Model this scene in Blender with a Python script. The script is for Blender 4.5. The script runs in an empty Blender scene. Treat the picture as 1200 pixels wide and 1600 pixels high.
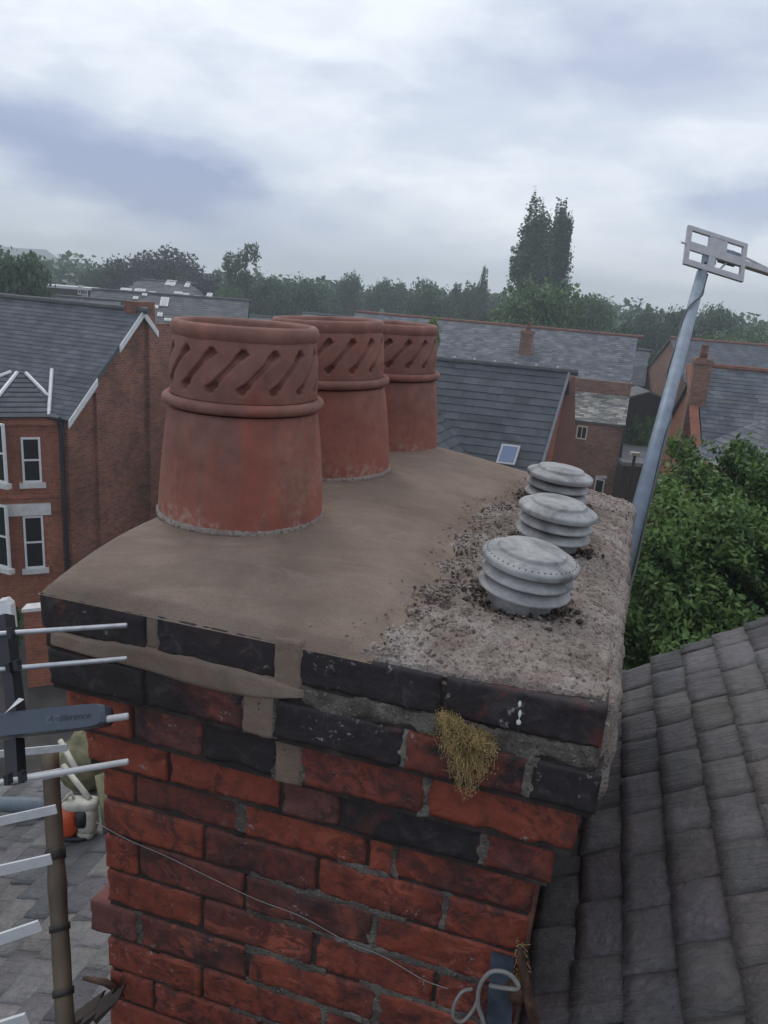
import bpy, math, random
import numpy as np
from mathutils import Vector, noise
random.seed(7); rng = np.random.default_rng(7)
scene = bpy.context.scene
col = scene.collection
V3 = np.array
def R(d): return math.radians(d)

# ------------------------------------------------------------------ camera
FPX = 1200.0; PITCH = R(16.3); ROLL = R(4.5)
_f = V3([0, math.cos(PITCH), -math.sin(PITCH)]); _r0 = V3([1., 0, 0]); _u0 = np.cross(_r0, _f)
_r = math.cos(ROLL)*_r0 + math.sin(ROLL)*_u0
_u = -math.sin(ROLL)*_r0 + math.cos(ROLL)*_u0
cd = bpy.data.cameras.new('camera'); cam = bpy.data.objects.new('camera', cd); col.objects.link(cam)
from mathutils import Matrix
cam.matrix_world = Matrix(((_r[0], _u[0], -_f[0], 0), (_r[1], _u[1], -_f[1], 0), (_r[2], _u[2], -_f[2], 0), (0, 0, 0, 1)))
cd.sensor_fit = 'VERTICAL'; cd.sensor_height = 24; cd.lens = 18; cd.clip_start = 0.05; cd.clip_end = 8000
scene.camera = cam
scene.render.resolution_x = 768; scene.render.resolution_y = 1024
scene.view_settings.view_transform = 'Standard'; scene.view_settings.look = 'None'
scene.view_settings.exposure = 0.45; scene.view_settings.gamma = 1
scene.render.engine = 'CYCLES'

# measuring helpers: a pixel of the photograph and a distance give a point of the place
def ray(x, y): return _f + (x-600)/FPX*_r - (y-800)/FPX*_u
def at(x, y, Y): d = ray(x, y); return d*(Y/d[1])
def onz(x, y, z): d = ray(x, y); return d*(z/d[2])
def atd(x, y, d): return ray(x, y)*d
def hit(x, y, P, N): d = ray(x, y); return d*(np.dot(P, N)/np.dot(d, N))

# ------------------------------------------------------------------ node helpers
def N(nt, t, ins=None, **kw):
    n = nt.nodes.new(t)
    for k, v in kw.items(): setattr(n, k, v)
    if ins:
        for k, v in ins.items():
            if isinstance(v, bpy.types.NodeSocket): nt.links.new(v, n.inputs[k])
            else: n.inputs[k].default_value = v
    return n
def math_(nt, op, a, b=None, c=None, clamp=False):
    n = nt.nodes.new('ShaderNodeMath'); n.operation = op; n.use_clamp = clamp
    for i, v in enumerate((a, b, c)):
        if v is None: continue
        if isinstance(v, bpy.types.NodeSocket): nt.links.new(v, n.inputs[i])
        else: n.inputs[i].default_value = v
    return n.outputs[0]
def ramp(nt, fac, stops, interp='LINEAR'):
    n = nt.nodes.new('ShaderNodeValToRGB'); n.color_ramp.interpolation = interp
    e = n.color_ramp.elements
    while len(e) > 1: e.remove(e[-1])
    e[0].position = stops[0][0]; e[0].color = stops[0][1]
    for p, c in stops[1:]:
        k = e.new(p); k.color = c
    nt.links.new(fac, n.inputs[0]); return n.outputs[0]
def g(v): return (v, v, v, 1)
def mixc(nt, fac, a, b, mode='MIX'):
    n = nt.nodes.new('ShaderNodeMix'); n.data_type = 'RGBA'; n.blend_type = mode; n.clamp_factor = True
    for idx, v in ((0, fac), (6, a), (7, b)):
        if isinstance(v, bpy.types.NodeSocket): nt.links.new(v, n.inputs[idx])
        else: n.inputs[idx].default_value = v
    return n.outputs[2]
def noise_(nt, co, scale, detail=4, rough=.55, dist=0):
    n = N(nt, 'ShaderNodeTexNoise', {'Scale': scale, 'Detail': detail, 'Roughness': rough, 'Distortion': dist})
    if co is not None: nt.links.new(co, n.inputs['Vector'])
    return n.outputs[0]
def newmat(name):
    m = bpy.data.materials.new(name); m.use_nodes = True
    nt = m.node_tree; b = nt.nodes['Principled BSDF']; return m, nt, b
def objco(nt): return N(nt, 'ShaderNodeTexCoord').outputs['Object']
def bump(nt, b, h, strength=.4, dist=.01):
    n = N(nt, 'ShaderNodeBump', {'Height': h, 'Strength': strength, 'Distance': dist}); nt.links.new(n.outputs[0], b.inputs['Normal'])
def scaled(nt, co, s):
    return N(nt, 'ShaderNodeMapping', {'Vector': co, 'Scale': s}).outputs[0]

# ------------------------------------------------------------------ sky
w = bpy.data.worlds.new('World'); scene.world = w; w.use_nodes = True
nt = w.node_tree; nt.nodes.clear()
SUN_EL, SUN_AZ = R(52), R(-25)          # azimuth measured from +Y towards +X
sky = N(nt, 'ShaderNodeTexSky', sky_type='NISHITA', sun_disc=False, sun_elevation=SUN_EL, sun_rotation=SUN_AZ)
dirv = N(nt, 'ShaderNodeTexCoord').outputs['Generated']
sep = N(nt, 'ShaderNodeSeparateXYZ', {0: dirv})
az = math_(nt, 'ARCTAN2', sep.outputs[0], sep.outputs[1])
el = math_(nt, 'ARCSINE', sep.outputs[2])
co0 = N(nt, 'ShaderNodeCombineXYZ', {0: az, 1: el, 2: 0.0}).outputs[0]
wn = N(nt, 'ShaderNodeTexNoise', {'Vector': scaled(nt, co0, (1, 2.2, 1)), 'Scale': 5.0, 'Detail': 5, 'Roughness': .55})
wsep = N(nt, 'ShaderNodeSeparateXYZ', {0: wn.outputs['Color']})
azw = math_(nt, 'ADD', az, math_(nt, 'MULTIPLY', math_(nt, 'SUBTRACT', wsep.outputs[0], .5), .34))
elw = math_(nt, 'ADD', el, math_(nt, 'MULTIPLY', math_(nt, 'SUBTRACT', wsep.outputs[1], .5), .13))
def blob(a, e, ra, re, tilt=0, soft=1.0):
    x = math_(nt, 'SUBTRACT', azw, R(a)); y = math_(nt, 'SUBTRACT', elw, R(e))
    c, s = math.cos(R(tilt)), math.sin(R(tilt))
    xr = math_(nt, 'ADD', math_(nt, 'MULTIPLY', x, c/R(ra)), math_(nt, 'MULTIPLY', y, s/R(ra)))
    yr = math_(nt, 'ADD', math_(nt, 'MULTIPLY', x, -s/R(re)), math_(nt, 'MULTIPLY', y, c/R(re)))
    d = math_(nt, 'ADD', math_(nt, 'MULTIPLY', xr, xr), math_(nt, 'MULTIPLY', yr, yr))
    return math_(nt, 'DIVIDE', 1.0, math_(nt, 'ADD', 1.0, math_(nt, 'POWER', d, 1.6*soft)))
dens = None
for (a, e, ra, re, ti, wt) in ((-24, 7.0, 12, 2.6, -12, .85), (-15, 5.0, 6, 1.0, -8, .5), (15.5, 15.5, 8, 2.8, -6, .42), (6, 14, 6, 1.8, 10, .22),
                               (22, 7.0, 5, 1.6, 0, .5), (3, 10.5, 6, 1.6, 5, .16), (-6, 2.5, 30, 1.6, 0, .12),
                               (-9, 13.5, 6, 1.0, -8, .12), (60, 12, 14, 5, 0, .7), (-70, 14, 16, 6, 0, .7)):
    b_ = math_(nt, 'MULTIPLY', blob(a, e, ra, re, ti), wt)
    dens = b_ if dens is None else math_(nt, 'ADD', dens, b_)
fine = noise_(nt, scaled(nt, co0, (1, 2.6, 1)), 7.0, 6, .55, .3)
back = math_(nt, 'MULTIPLY', math_(nt, 'ADD', math_(nt, 'MULTIPLY', sep.outputs[1], -1.0), .1), .35, clamp=True)
high = math_(nt, 'MULTIPLY', math_(nt, 'SUBTRACT', el, .45), .10, clamp=True)
dens = math_(nt, 'ADD', dens, math_(nt, 'ADD', back, high))
dens = math_(nt, 'ADD', dens, math_(nt, 'MULTIPLY', math_(nt, 'SUBTRACT', fine, .5), .55), clamp=True)
cloud = ramp(nt, dens, [(0, (.72, .755, .80, 1)), (.2, (.53, .575, .66, 1)), (.5, (.385, .43, .56, 1)), (1, (.24, .285, .44, 1))])
bg1 = N(nt, 'ShaderNodeBackground', {'Color': sky.outputs[0], 'Strength': .1})
bg2 = N(nt, 'ShaderNodeBackground', {'Color': cloud, 'Strength': 1.0})
mx = N(nt, 'ShaderNodeMixShader', {0: .92, 1: bg1.outputs[0], 2: bg2.outputs[0]})
wo = N(nt, 'ShaderNodeOutputWorld'); nt.links.new(mx.outputs[0], wo.inputs[0])

# overcast sun
sl = bpy.data.lights.new('sun', 'SUN'); sl.energy = .5; sl.angle = R(14); sl.color = (1, .96, .9)
so = bpy.data.objects.new('sun', sl); col.objects.link(so)
sd = Vector((math.sin(SUN_AZ)*math.cos(SUN_EL), math.cos(SUN_AZ)*math.cos(SUN_EL), math.sin(SUN_EL)))
so.rotation_euler = sd.to_track_quat('Z', 'Y').to_euler()

# ------------------------------------------------------------------ mesh helpers
def link(o, parent=None):
    col.objects.link(o)
    if parent is not None: o.parent = parent
    return o
def tag(o, label=None, cat=None, group=None, kind=None):
    if label: o['label'] = label
    if cat: o['category'] = cat
    if group: o['group'] = group
    if kind: o['kind'] = kind
    return o
def thing(name, label, cat, group=None, loc=(0, 0, 0)):
    o = bpy.data.objects.new(name, None); o.empty_display_size = .1; col.objects.link(o); o.location = loc
    return tag(o, label, cat, group)
def rebase(o, loc):
    """move a thing's Empty to its base while its (world-built) parts stay where they are"""
    o.location = loc
    for c in o.children: c.location = Vector(c.location) - Vector(loc)
def auto_uv(me):
    nl = len(me.loops); npg = len(me.polygons)
    if not nl: return
    co = np.empty(len(me.vertices)*3); me.vertices.foreach_get('co', co); co = co.reshape(-1, 3)
    vi = np.empty(nl, int); me.loops.foreach_get('vertex_index', vi)
    nn = np.empty(npg*3); me.polygons.foreach_get('normal', nn); nn = nn.reshape(-1, 3)
    lt = np.empty(npg, int); me.polygons.foreach_get('loop_total', lt)
    pn = np.repeat(nn, lt, axis=0)
    t = np.stack([-pn[:, 1], pn[:, 0], np.zeros(nl)], 1); l = np.linalg.norm(t, axis=1)
    flat = l < .2; t[flat] = (1, 0, 0); l[flat] = 1; t /= l[:, None]
    b = np.cross(pn, t); p = co[vi]
    uv = np.stack([(p*t).sum(1), (p*b).sum(1)], 1).ravel()
    lay = me.uv_layers.new(name='UVMap'); lay.data.foreach_set('uv', uv)
class MB:
    def __init__(s): s.v = []; s.f = []; s.t = []; s.tint = (1, 1, 1, 0)
    def add(s, verts, faces, tint=None):
        o = len(s.v); s.v.extend([tuple(map(float, p)) for p in verts])
        tt = tint or s.tint
        for f in faces: s.f.append(tuple(i+o for i in f)); s.t.append(tt)
    def quad(s, a, b, c, d, tint=None): s.add([a, b, c, d], [(0, 1, 2, 3)], tint)
    def poly(s, pts, tint=None): s.add(pts, [tuple(range(len(pts)))], tint)
    def hexa(s, p, tint=None):   # p: 4 bottom + 4 top
        s.add(p, [(3, 2, 1, 0), (4, 5, 6, 7), (0, 1, 5, 4), (1, 2, 6, 5), (2, 3, 7, 6), (3, 0, 4, 7)], tint)
    def box(s, c, ax, ay, az_, tint=None):   # centre and three half-axis vectors
        c, ax, ay, az_ = map(V3, (c, ax, ay, az_))
        s.hexa([c-ax-ay-az_, c+ax-ay-az_, c+ax+ay-az_, c-ax+ay-az_, c-ax-ay+az_, c+ax-ay+az_, c+ax+ay+az_, c-ax+ay+az_], tint)
    def slab(s, pts, off, tint=None):  # polygon extruded by vector
        n = len(pts); pts = [V3(p, dtype=float) for p in pts]; q = [p+V3(off) for p in pts]
        s.add(pts+q, [tuple(range(n))[::-1], tuple(range(n, 2*n))] + [(i, (i+1) % n, n+(i+1) % n, n+i) for i in range(n)], tint)
    def tube(s, pts, rad, n=8, tint=None, cap=True):
        pts = [V3(p, dtype=float) for p in pts]; rr = rad if hasattr(rad, '__len__') else [rad]*len(pts)
        vs = []; fs = []; up = None
        for i, p in enumerate(pts):
            d = pts[min(i+1, len(pts)-1)] - pts[max(i-1, 0)]; d /= (np.linalg.norm(d)+1e-9)
            if up is None: up = V3([0, 0, 1.]) if abs(d[2]) < .9 else V3([1., 0, 0])
            x = np.cross(d, up); x /= np.linalg.norm(x)+1e-9; y = np.cross(x, d); up = y
            for k in range(n):
                a = 2*math.pi*k/n; vs.append(p+rr[i]*(math.cos(a)*x+math.sin(a)*y))
        for i in range(len(pts)-1):
            for k in range(n): fs.append((i*n+k, i*n+(k+1) % n, (i+1)*n+(k+1) % n, (i+1)*n+k))
        if cap: fs.append(tuple(range(n))[::-1]); fs.append(tuple((len(pts)-1)*n+k for k in range(n)))
        s.add(vs, fs, tint)
    def lathe(s, prof, n=48, fn=None, closed=False, tint=None):
        vs = []; fs = []; m = len(prof)
        for i, (r, z) in enumerate(prof):
            for k in range(n):
                a = 2*math.pi*k/n; rr = r + (fn(a, z, i) if fn else 0)
                vs.append((rr*math.cos(a), rr*math.sin(a), z))
        for i in range(m-1 if not closed else m):
            j = (i+1) % m
            for k in range(n): fs.append((i*n+k, i*n+(k+1) % n, j*n+(k+1) % n, j*n+k))
        s.add(vs, fs, tint)
    def mesh(s, name):
        me = bpy.data.meshes.new(name); me.from_pydata(s.v, [], s.f); me.update(); return me
    def build(s, name, mat, parent=None, smooth=False, tint=True, uv=True):
        me = s.mesh(name)
        if uv: auto_uv(me)
        if tint:
            lt = np.empty(len(me.polygons), int); me.polygons.foreach_get('loop_total', lt)
            c = np.repeat(np.array(s.t, float), lt, axis=0)
            a = me.color_attributes.new('tint', 'FLOAT_COLOR', 'CORNER'); a.data.foreach_set('color', c.ravel())
        if smooth: me.polygons.foreach_set('use_smooth', [True]*len(me.polygons))
        me.materials.append(mat)
        return link(bpy.data.objects.new(name, me), parent)
def jit(c, a=.15, soot=0):
    k = 1+random.uniform(-a, a); return (c[0]*k*(1+random.uniform(-a, a)*.3), c[1]*k, c[2]*k*(1+random.uniform(-a, a)*.3), soot)

# ------------------------------------------------------------------ materials
def plain(name, c, rough=.6, metal=0, var=.12, scale=30, bmp=0):
    m, nt, b = newmat(name); co = objco(nt)
    n = noise_(nt, co, scale, 4, .6)
    k = ramp(nt, n, [(.25, g(1-var*1.5)), (.75, g(1+var))])
    nt.links.new(mixc(nt, 1.0, (*c, 1), k, 'MULTIPLY'), b.inputs['Base Color'])
    b.inputs['Roughness'].default_value = rough; b.inputs['Metallic'].default_value = metal
    if bmp: bump(nt, b, n, bmp, .01)
    return m
def m_nearbrick():
    m, nt, b = newmat('weathered_brick'); co = objco(nt)
    at_ = N(nt, 'ShaderNodeAttribute', attribute_name='tint')
    n1 = noise_(nt, co, 9, 6, .65, .4); n2 = noise_(nt, co, 60, 5, .7); n3 = noise_(nt, co, 26, 5, .6, 1.0)
    base = mixc(nt, 1, at_.outputs['Color'], ramp(nt, n3, [(.3, g(.62)), (.5, g(1)), (.72, (1.25, 1.35, 1.4, 1))]), 'MULTIPLY')
    spk = ramp(nt, n2, [(.60, g(0)), (.68, g(1))])
    base = mixc(nt, math_(nt, 'MULTIPLY', spk, .22), base, (.30, .25, .22, 1))
    fac = math_(nt, 'ADD', at_.outputs['Alpha'], math_(nt, 'MULTIPLY', math_(nt, 'SUBTRACT', n1, .5), 2.2))
    n0 = noise_(nt, co, 3.2, 4, .6, .5)
    fac = math_(nt, 'ADD', fac, math_(nt, 'MULTIPLY', math_(nt, 'SUBTRACT', n0, .5), 2.2))
    fac = math_(nt, 'ADD', fac, math_(nt, 'MULTIPLY', math_(nt, 'SUBTRACT', n2, .5), .5))
    fac = ramp(nt, fac, [(.25, g(0)), (.55, g(.45)), (.85, g(1))])
    soot = ramp(nt, n3, [(.3, (.010, .010, .012, 1)), (.55, (.022, .022, .025, 1)), (.75, (.075, .07, .068, 1))])
    fl_ = math_(nt, 'MULTIPLY', ramp(nt, noise_(nt, co, 21, 6, .72, 1.6), [(.50, g(0)), (.55, g(1))]), ramp(nt, noise_(nt, co, 4.2, 3, .6, .3), [(.42, g(0)), (.56, g(1))]))
    base = mixc(nt, math_(nt, 'MULTIPLY', fl_, .7), base, (.045, .022, .018, 1))
    fl2 = math_(nt, 'MULTIPLY', ramp(nt, noise_(nt, scaled(nt, co, (1, 1, 1.7)), 15, 6, .7, 1.2), [(.52, g(0)), (.57, g(1))]), ramp(nt, noise_(nt, co, 3.1, 3, .6, .3), [(.46, g(0)), (.58, g(1))]))
    base = mixc(nt, math_(nt, 'MULTIPLY', fl2, .75), base, (.42, .11, .06, 1))
    c = mixc(nt, math_(nt, 'MULTIPLY', fac, .96), base, soot)
    w1 = noise_(nt, co, 85, 3, .7); wm = noise_(nt, co, 11, 3, .6)
    wf = math_(nt, 'MULTIPLY', ramp(nt, w1, [(.60, g(0)), (.66, g(1))]), ramp(nt, wm, [(.55, g(0)), (.66, g(1))]))
    c = mixc(nt, math_(nt, 'MULTIPLY', wf, .6), c, (.42, .42, .40, 1))
    nt.links.new(c, b.inputs['Base Color'])
    nt.links.new(ramp(nt, n3, [(.3, g(.55)), (.7, g(.85))]), b.inputs['Roughness'])
    h = math_(nt, 'ADD', math_(nt, 'MULTIPLY', n2, .5), math_(nt, 'MULTIPLY', n3, .9)); bump(nt, b, h, .55, .006)
    return m
def m_mortar(name, c1, c2, c3, sc=25, bmp=.5, stones=0.0, smooth=False):
    m, nt, b = newmat(name); co = objco(nt)
    n1 = noise_(nt, co, sc*.25, 5, .6, .5); n2 = noise_(nt, co, sc*5, 5, .7)
    c = ramp(nt, n1, [(.3, (*c1, 1)), (.52, (*c2, 1)), (.75, (*c3, 1))])
    if smooth:     # trowelled: long sweeps, sand grain, a few scraped dark flecks
        sw = noise_(nt, scaled(nt, co, (7, 22, 14)), 1.0, 5, .62, 1.6); gr = noise_(nt, co, 420, 2, .6); fk = noise_(nt, scaled(nt, co, (60, 150, 90)), 1.0, 3, .6)
        c = mixc(nt, .75, c, ramp(nt, sw, [(.3, g(.84)), (.7, g(1.14))]), 'MULTIPLY')
        c = mixc(nt, .7, c, ramp(nt, gr, [(.3, g(.80)), (.7, g(1.2))]), 'MULTIPLY')
        c = mixc(nt, math_(nt, 'MULTIPLY', ramp(nt, fk, [(.70, g(0)), (.75, g(1))]), .55), c, (.05, .034, .024, 1))
        dmp = ramp(nt, noise_(nt, co, 2.6, 4, .6, 1.2), [(.50, g(0)), (.64, g(1))])
        c = mixc(nt, math_(nt, 'MULTIPLY', dmp, .38), c, (.105, .080, .062, 1))
        pal_ = ramp(nt, noise_(nt, scaled(nt, co, (5, 9, 9)), 1.3, 6, .7, 1.0), [(.58, g(0)), (.70, g(1))])
        c = mixc(nt, math_(nt, 'MULTIPLY', pal_, .35), c, (.30, .255, .21, 1))
        n2 = math_(nt, 'ADD', math_(nt, 'MULTIPLY', sw, 2.2), math_(nt, 'ADD', math_(nt, 'MULTIPLY', gr, .5), math_(nt, 'MULTIPLY', fk, .8)))
    else: c = mixc(nt, .8, c, ramp(nt, n2, [(.3, g(.62)), (.7, g(1.3))]), 'MULTIPLY')
    h = n2
    if stones:
        vo = N(nt, 'ShaderNodeTexVoronoi', {'Vector': co, 'Scale': 150.0, 'Randomness': 1.0}); vo2 = N(nt, 'ShaderNodeTexVoronoi', {'Vector': co, 'Scale': 260.0})
        hue = N(nt, 'ShaderNodeSeparateColor', {0: vo.outputs['Color']}); hue2 = N(nt, 'ShaderNodeSeparateColor', {0: vo2.outputs['Color']})
        st = ramp(nt, hue.outputs[0], [(0, (.10, .075, .06, 1)), (.35, (.22, .17, .14, 1)), (.6, (.35, .30, .26, 1)), (.85, (.30, .2, .15, 1)), (1, (.6, .57, .52, 1))], 'CONSTANT')
        f1 = math_(nt, 'MULTIPLY', ramp(nt, vo.outputs[0], [(.30, g(1)), (.5, g(0))]), math_(nt, 'GREATER_THAN', hue.outputs[1], .45))
        c = mixc(nt, math_(nt, 'MULTIPLY', f1, stones), c, st)
        pits = math_(nt, 'GREATER_THAN', hue2.outputs[0], .86)
        pits = math_(nt, 'MULTIPLY', pits, ramp(nt, vo2.outputs[0], [(.2, g(1)), (.45, g(0))]))
        c = mixc(nt, math_(nt, 'MULTIPLY', pits, .75), c, (.035, .03, .025, 1))
        h = math_(nt, 'ADD', n2, math_(nt, 'MULTIPLY', f1, .6))
    nt.links.new(c, b.inputs['Base Color']); b.inputs['Roughness'].default_value = .93
    bump(nt, b, h, bmp, .004)
    return m
def m_terracotta():
    m, nt, b = newmat('terracotta'); co = objco(nt)
    oi = N(nt, 'ShaderNodeObjectInfo').outputs['Random']
    z = N(nt, 'ShaderNodeSeparateXYZ', {0: co}).outputs[2]
    n1 = noise_(nt, co, 7, 6, .65, .6); n2 = noise_(nt, co, 70, 4, .7); n3 = noise_(nt, co, 18, 5, .6)
    st = noise_(nt, scaled(nt, co, (14, 14, 2.2)), 1.6, 5, .6, .8)
    c = ramp(nt, n1, [(.28, (.25, .078, .052, 1)), (.5, (.325, .098, .066, 1)), (.72, (.38, .13, .09, 1))])
    c = mixc(nt, .55, c, ramp(nt, n3, [(.3, g(.7)), (.7, g(1.25))]), 'MULTIPLY')
    # dull brown weather crust that runs down from the rim
    cr = math_(nt, 'ADD', math_(nt, 'MULTIPLY', st, .9), math_(nt, 'MULTIPLY', z, .85))
    crf = ramp(nt, math_(nt, 'ADD', cr, math_(nt, 'MULTIPLY', oi, .12)), [(.50, g(0)), (.78, g(1))])
    c = mixc(nt, math_(nt, 'MULTIPLY', crf, .62), c, ramp(nt, n3, [(.3, (.10, .066, .054, 1)), (.7, (.21, .135, .11, 1))]))
    # lime bloom low on the pot
    lo = math_(nt, 'SUBTRACT', n3, math_(nt, 'MULTIPLY', z, 1.9)); lf = math_(nt, 'MULTIPLY', ramp(nt, lo, [(.48, g(0)), (.57, g(1))]), ramp(nt, n2, [(.42, g(0)), (.6, g(1))]))
    c = mixc(nt, math_(nt, 'MULTIPLY', lf, .6), c, (.42, .34, .28, 1))
    gw = math_(nt, 'MULTIPLY', ramp(nt, noise_(nt, co, 5, 3, .5), [(.56, g(0)), (.66, g(1))]), ramp(nt, n2, [(.42, g(0)), (.6, g(1))]))
    c = mixc(nt, math_(nt, 'MULTIPLY', gw, .3), c, (.30, .25, .17, 1))
    nt.links.new(c, b.inputs['Base Color']); b.inputs['Roughness'].default_value = .78
    bump(nt, b, math_(nt, 'ADD', n3, math_(nt, 'MULTIPLY', n2, .4)), .35, .006)
    return m
def m_vent():
    m, nt, b = newmat('weathered_grey_clay'); co = objco(nt)
    n1 = noise_(nt, co, 12, 5, .65, .8); n2 = noise_(nt, co, 60, 4, .7)
    z = N(nt, 'ShaderNodeSeparateXYZ', {0: co}).outputs[2]
    c = ramp(nt, n1, [(.3, (.13, .13, .13, 1)), (.47, (.30, .30, .295, 1)), (.68, (.46, .455, .44, 1))])
    c = mixc(nt, .6, c, ramp(nt, n2, [(.3, g(.75)), (.6, g(1.08))]), 'MULTIPLY')
    nt.links.new(c, b.inputs['Base Color']); b.inputs['Roughness'].default_value = .6
    bump(nt, b, n2, .25, .003)
    return m
def m_tile(name, sc=1.0, moss=0.0, rough=.62):
    m, nt, b = newmat(name); co = objco(nt)
    at_ = N(nt, 'ShaderNodeAttribute', attribute_name='tint')
    n1 = noise_(nt, co, 5*sc, 5, .6, .3); n2 = noise_(nt, co, 55*sc, 6, .7, .5)
    c = mixc(nt, 1, at_.outputs['Color'], ramp(nt, n1, [(.3, g(.72)), (.7, g(1.3))]), 'MULTIPLY')
    c = mixc(nt, 1, c, ramp(nt, n2, [(.3, g(.75)), (.7, g(1.3))]), 'MULTIPLY')
    if moss:
        mf = ramp(nt, noise_(nt, co, 14*sc, 6, .7), [(.6, g(0)), (.68, g(1))])
        c = mixc(nt, math_(nt, 'MULTIPLY', mf, moss), c, (.16, .17, .15, 1))
    nt.links.new(c, b.inputs['Base Color']); nt.links.new(ramp(nt, n2, [(.3, g(rough-.12)), (.7, g(rough+.15))]), b.inputs['Roughness']); b.inputs['Specular IOR Level'].default_value = .3
    return m, nt, b, n1, n2, co
def m_neartile():
    m, nt, b, n1, n2, co = m_tile('handmade_roof_tile', 1, .35, .6)
    at_ = N(nt, 'ShaderNodeAttribute', attribute_name='tint')
    dv = N(nt, 'ShaderNodeVectorMath', {0: co, 1: (.300, .954, 0)}, operation='DOT_PRODUCT').outputs['Value']; dd = N(nt, 'ShaderNodeVectorMath', {0: co, 1: (-.795, .217, -.566)}, operation='DOT_PRODUCT').outputs['Value']
    cv = N(nt, 'ShaderNodeCombineXYZ', {0: math_(nt, 'MULTIPLY', dv, 26.0), 1: math_(nt, 'MULTIPLY', dd, 4.0), 2: 0.0}).outputs[0]
    rp = noise_(nt, cv, 1.0, 4, .6, 1.4)
    bump(nt, b, math_(nt, 'ADD', math_(nt, 'MULTIPLY', rp, 1.3), math_(nt, 'MULTIPLY', n2, .6)), 1.0, .012)
    return m
def m_farbrick(name, c1, c2, cm, bw=.225, bh=.075, ms=.008, dirt=.35):
    m, nt, b = newmat(name)
    tc = N(nt, 'ShaderNodeTexCoord'); co = tc.outputs['Object']
    bt = N(nt, 'ShaderNodeTexBrick', {'Vector': tc.outputs['UV'], 'Color1': (*c1, 1), 'Color2': (*c2, 1), 'Mortar': (*cm, 1), 'Scale': 1.0, 'Mortar Size': ms, 'Bias': -.1, 'Brick Width': bw, 'Row Height': bh})
    n1 = noise_(nt, co, .9, 5, .65, .4); n2 = noise_(nt, co, 9, 4, .7)
    c = mixc(nt, 1, bt.outputs[0], ramp(nt, n1, [(.3, g(1-dirt)), (.7, g(1.2))]), 'MULTIPLY')
    c = mixc(nt, .8, c, ramp(nt, n2, [(.3, g(.75)), (.7, g(1.25))]), 'MULTIPLY')
    nt.links.new(c, b.inputs['Base Color']); b.inputs['Roughness'].default_value = .9
    return m
def m_leaf(name, c1, c2, rough=.5, trans=.25):
    m, nt, b = newmat(name)
    at_ = N(nt, 'ShaderNodeAttribute', attribute_name='tint'); oi = N(nt, 'ShaderNodeObjectInfo').outputs['Random']
    f = N(nt, 'ShaderNodeSeparateColor', {0: at_.outputs['Color']}).outputs[0]
    c = mixc(nt, f, (*c1, 1), (*c2, 1))
    c = mixc(nt, 1, c, ramp(nt, oi, [(0, (.8, .85, .8, 1)), (.5, g(1)), (1, (1.2, 1.12, 1.1, 1))]), 'MULTIPLY')
    nt.links.new(c, b.inputs['Base Color']); b.inputs['Roughness'].default_value = rough
    if 'Specular IOR Level' in b.inputs: b.inputs['Specular IOR Level'].default_value = .3
    tr = N(nt, 'ShaderNodeBsdfTranslucent', {'Color': c}); ms = N(nt, 'ShaderNodeMixShader', {0: trans, 1: b.outputs[0], 2: tr.outputs[0]})
    nt.links.new(ms.outputs[0], nt.nodes['Material Output'].inputs[0])
    return m
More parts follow.
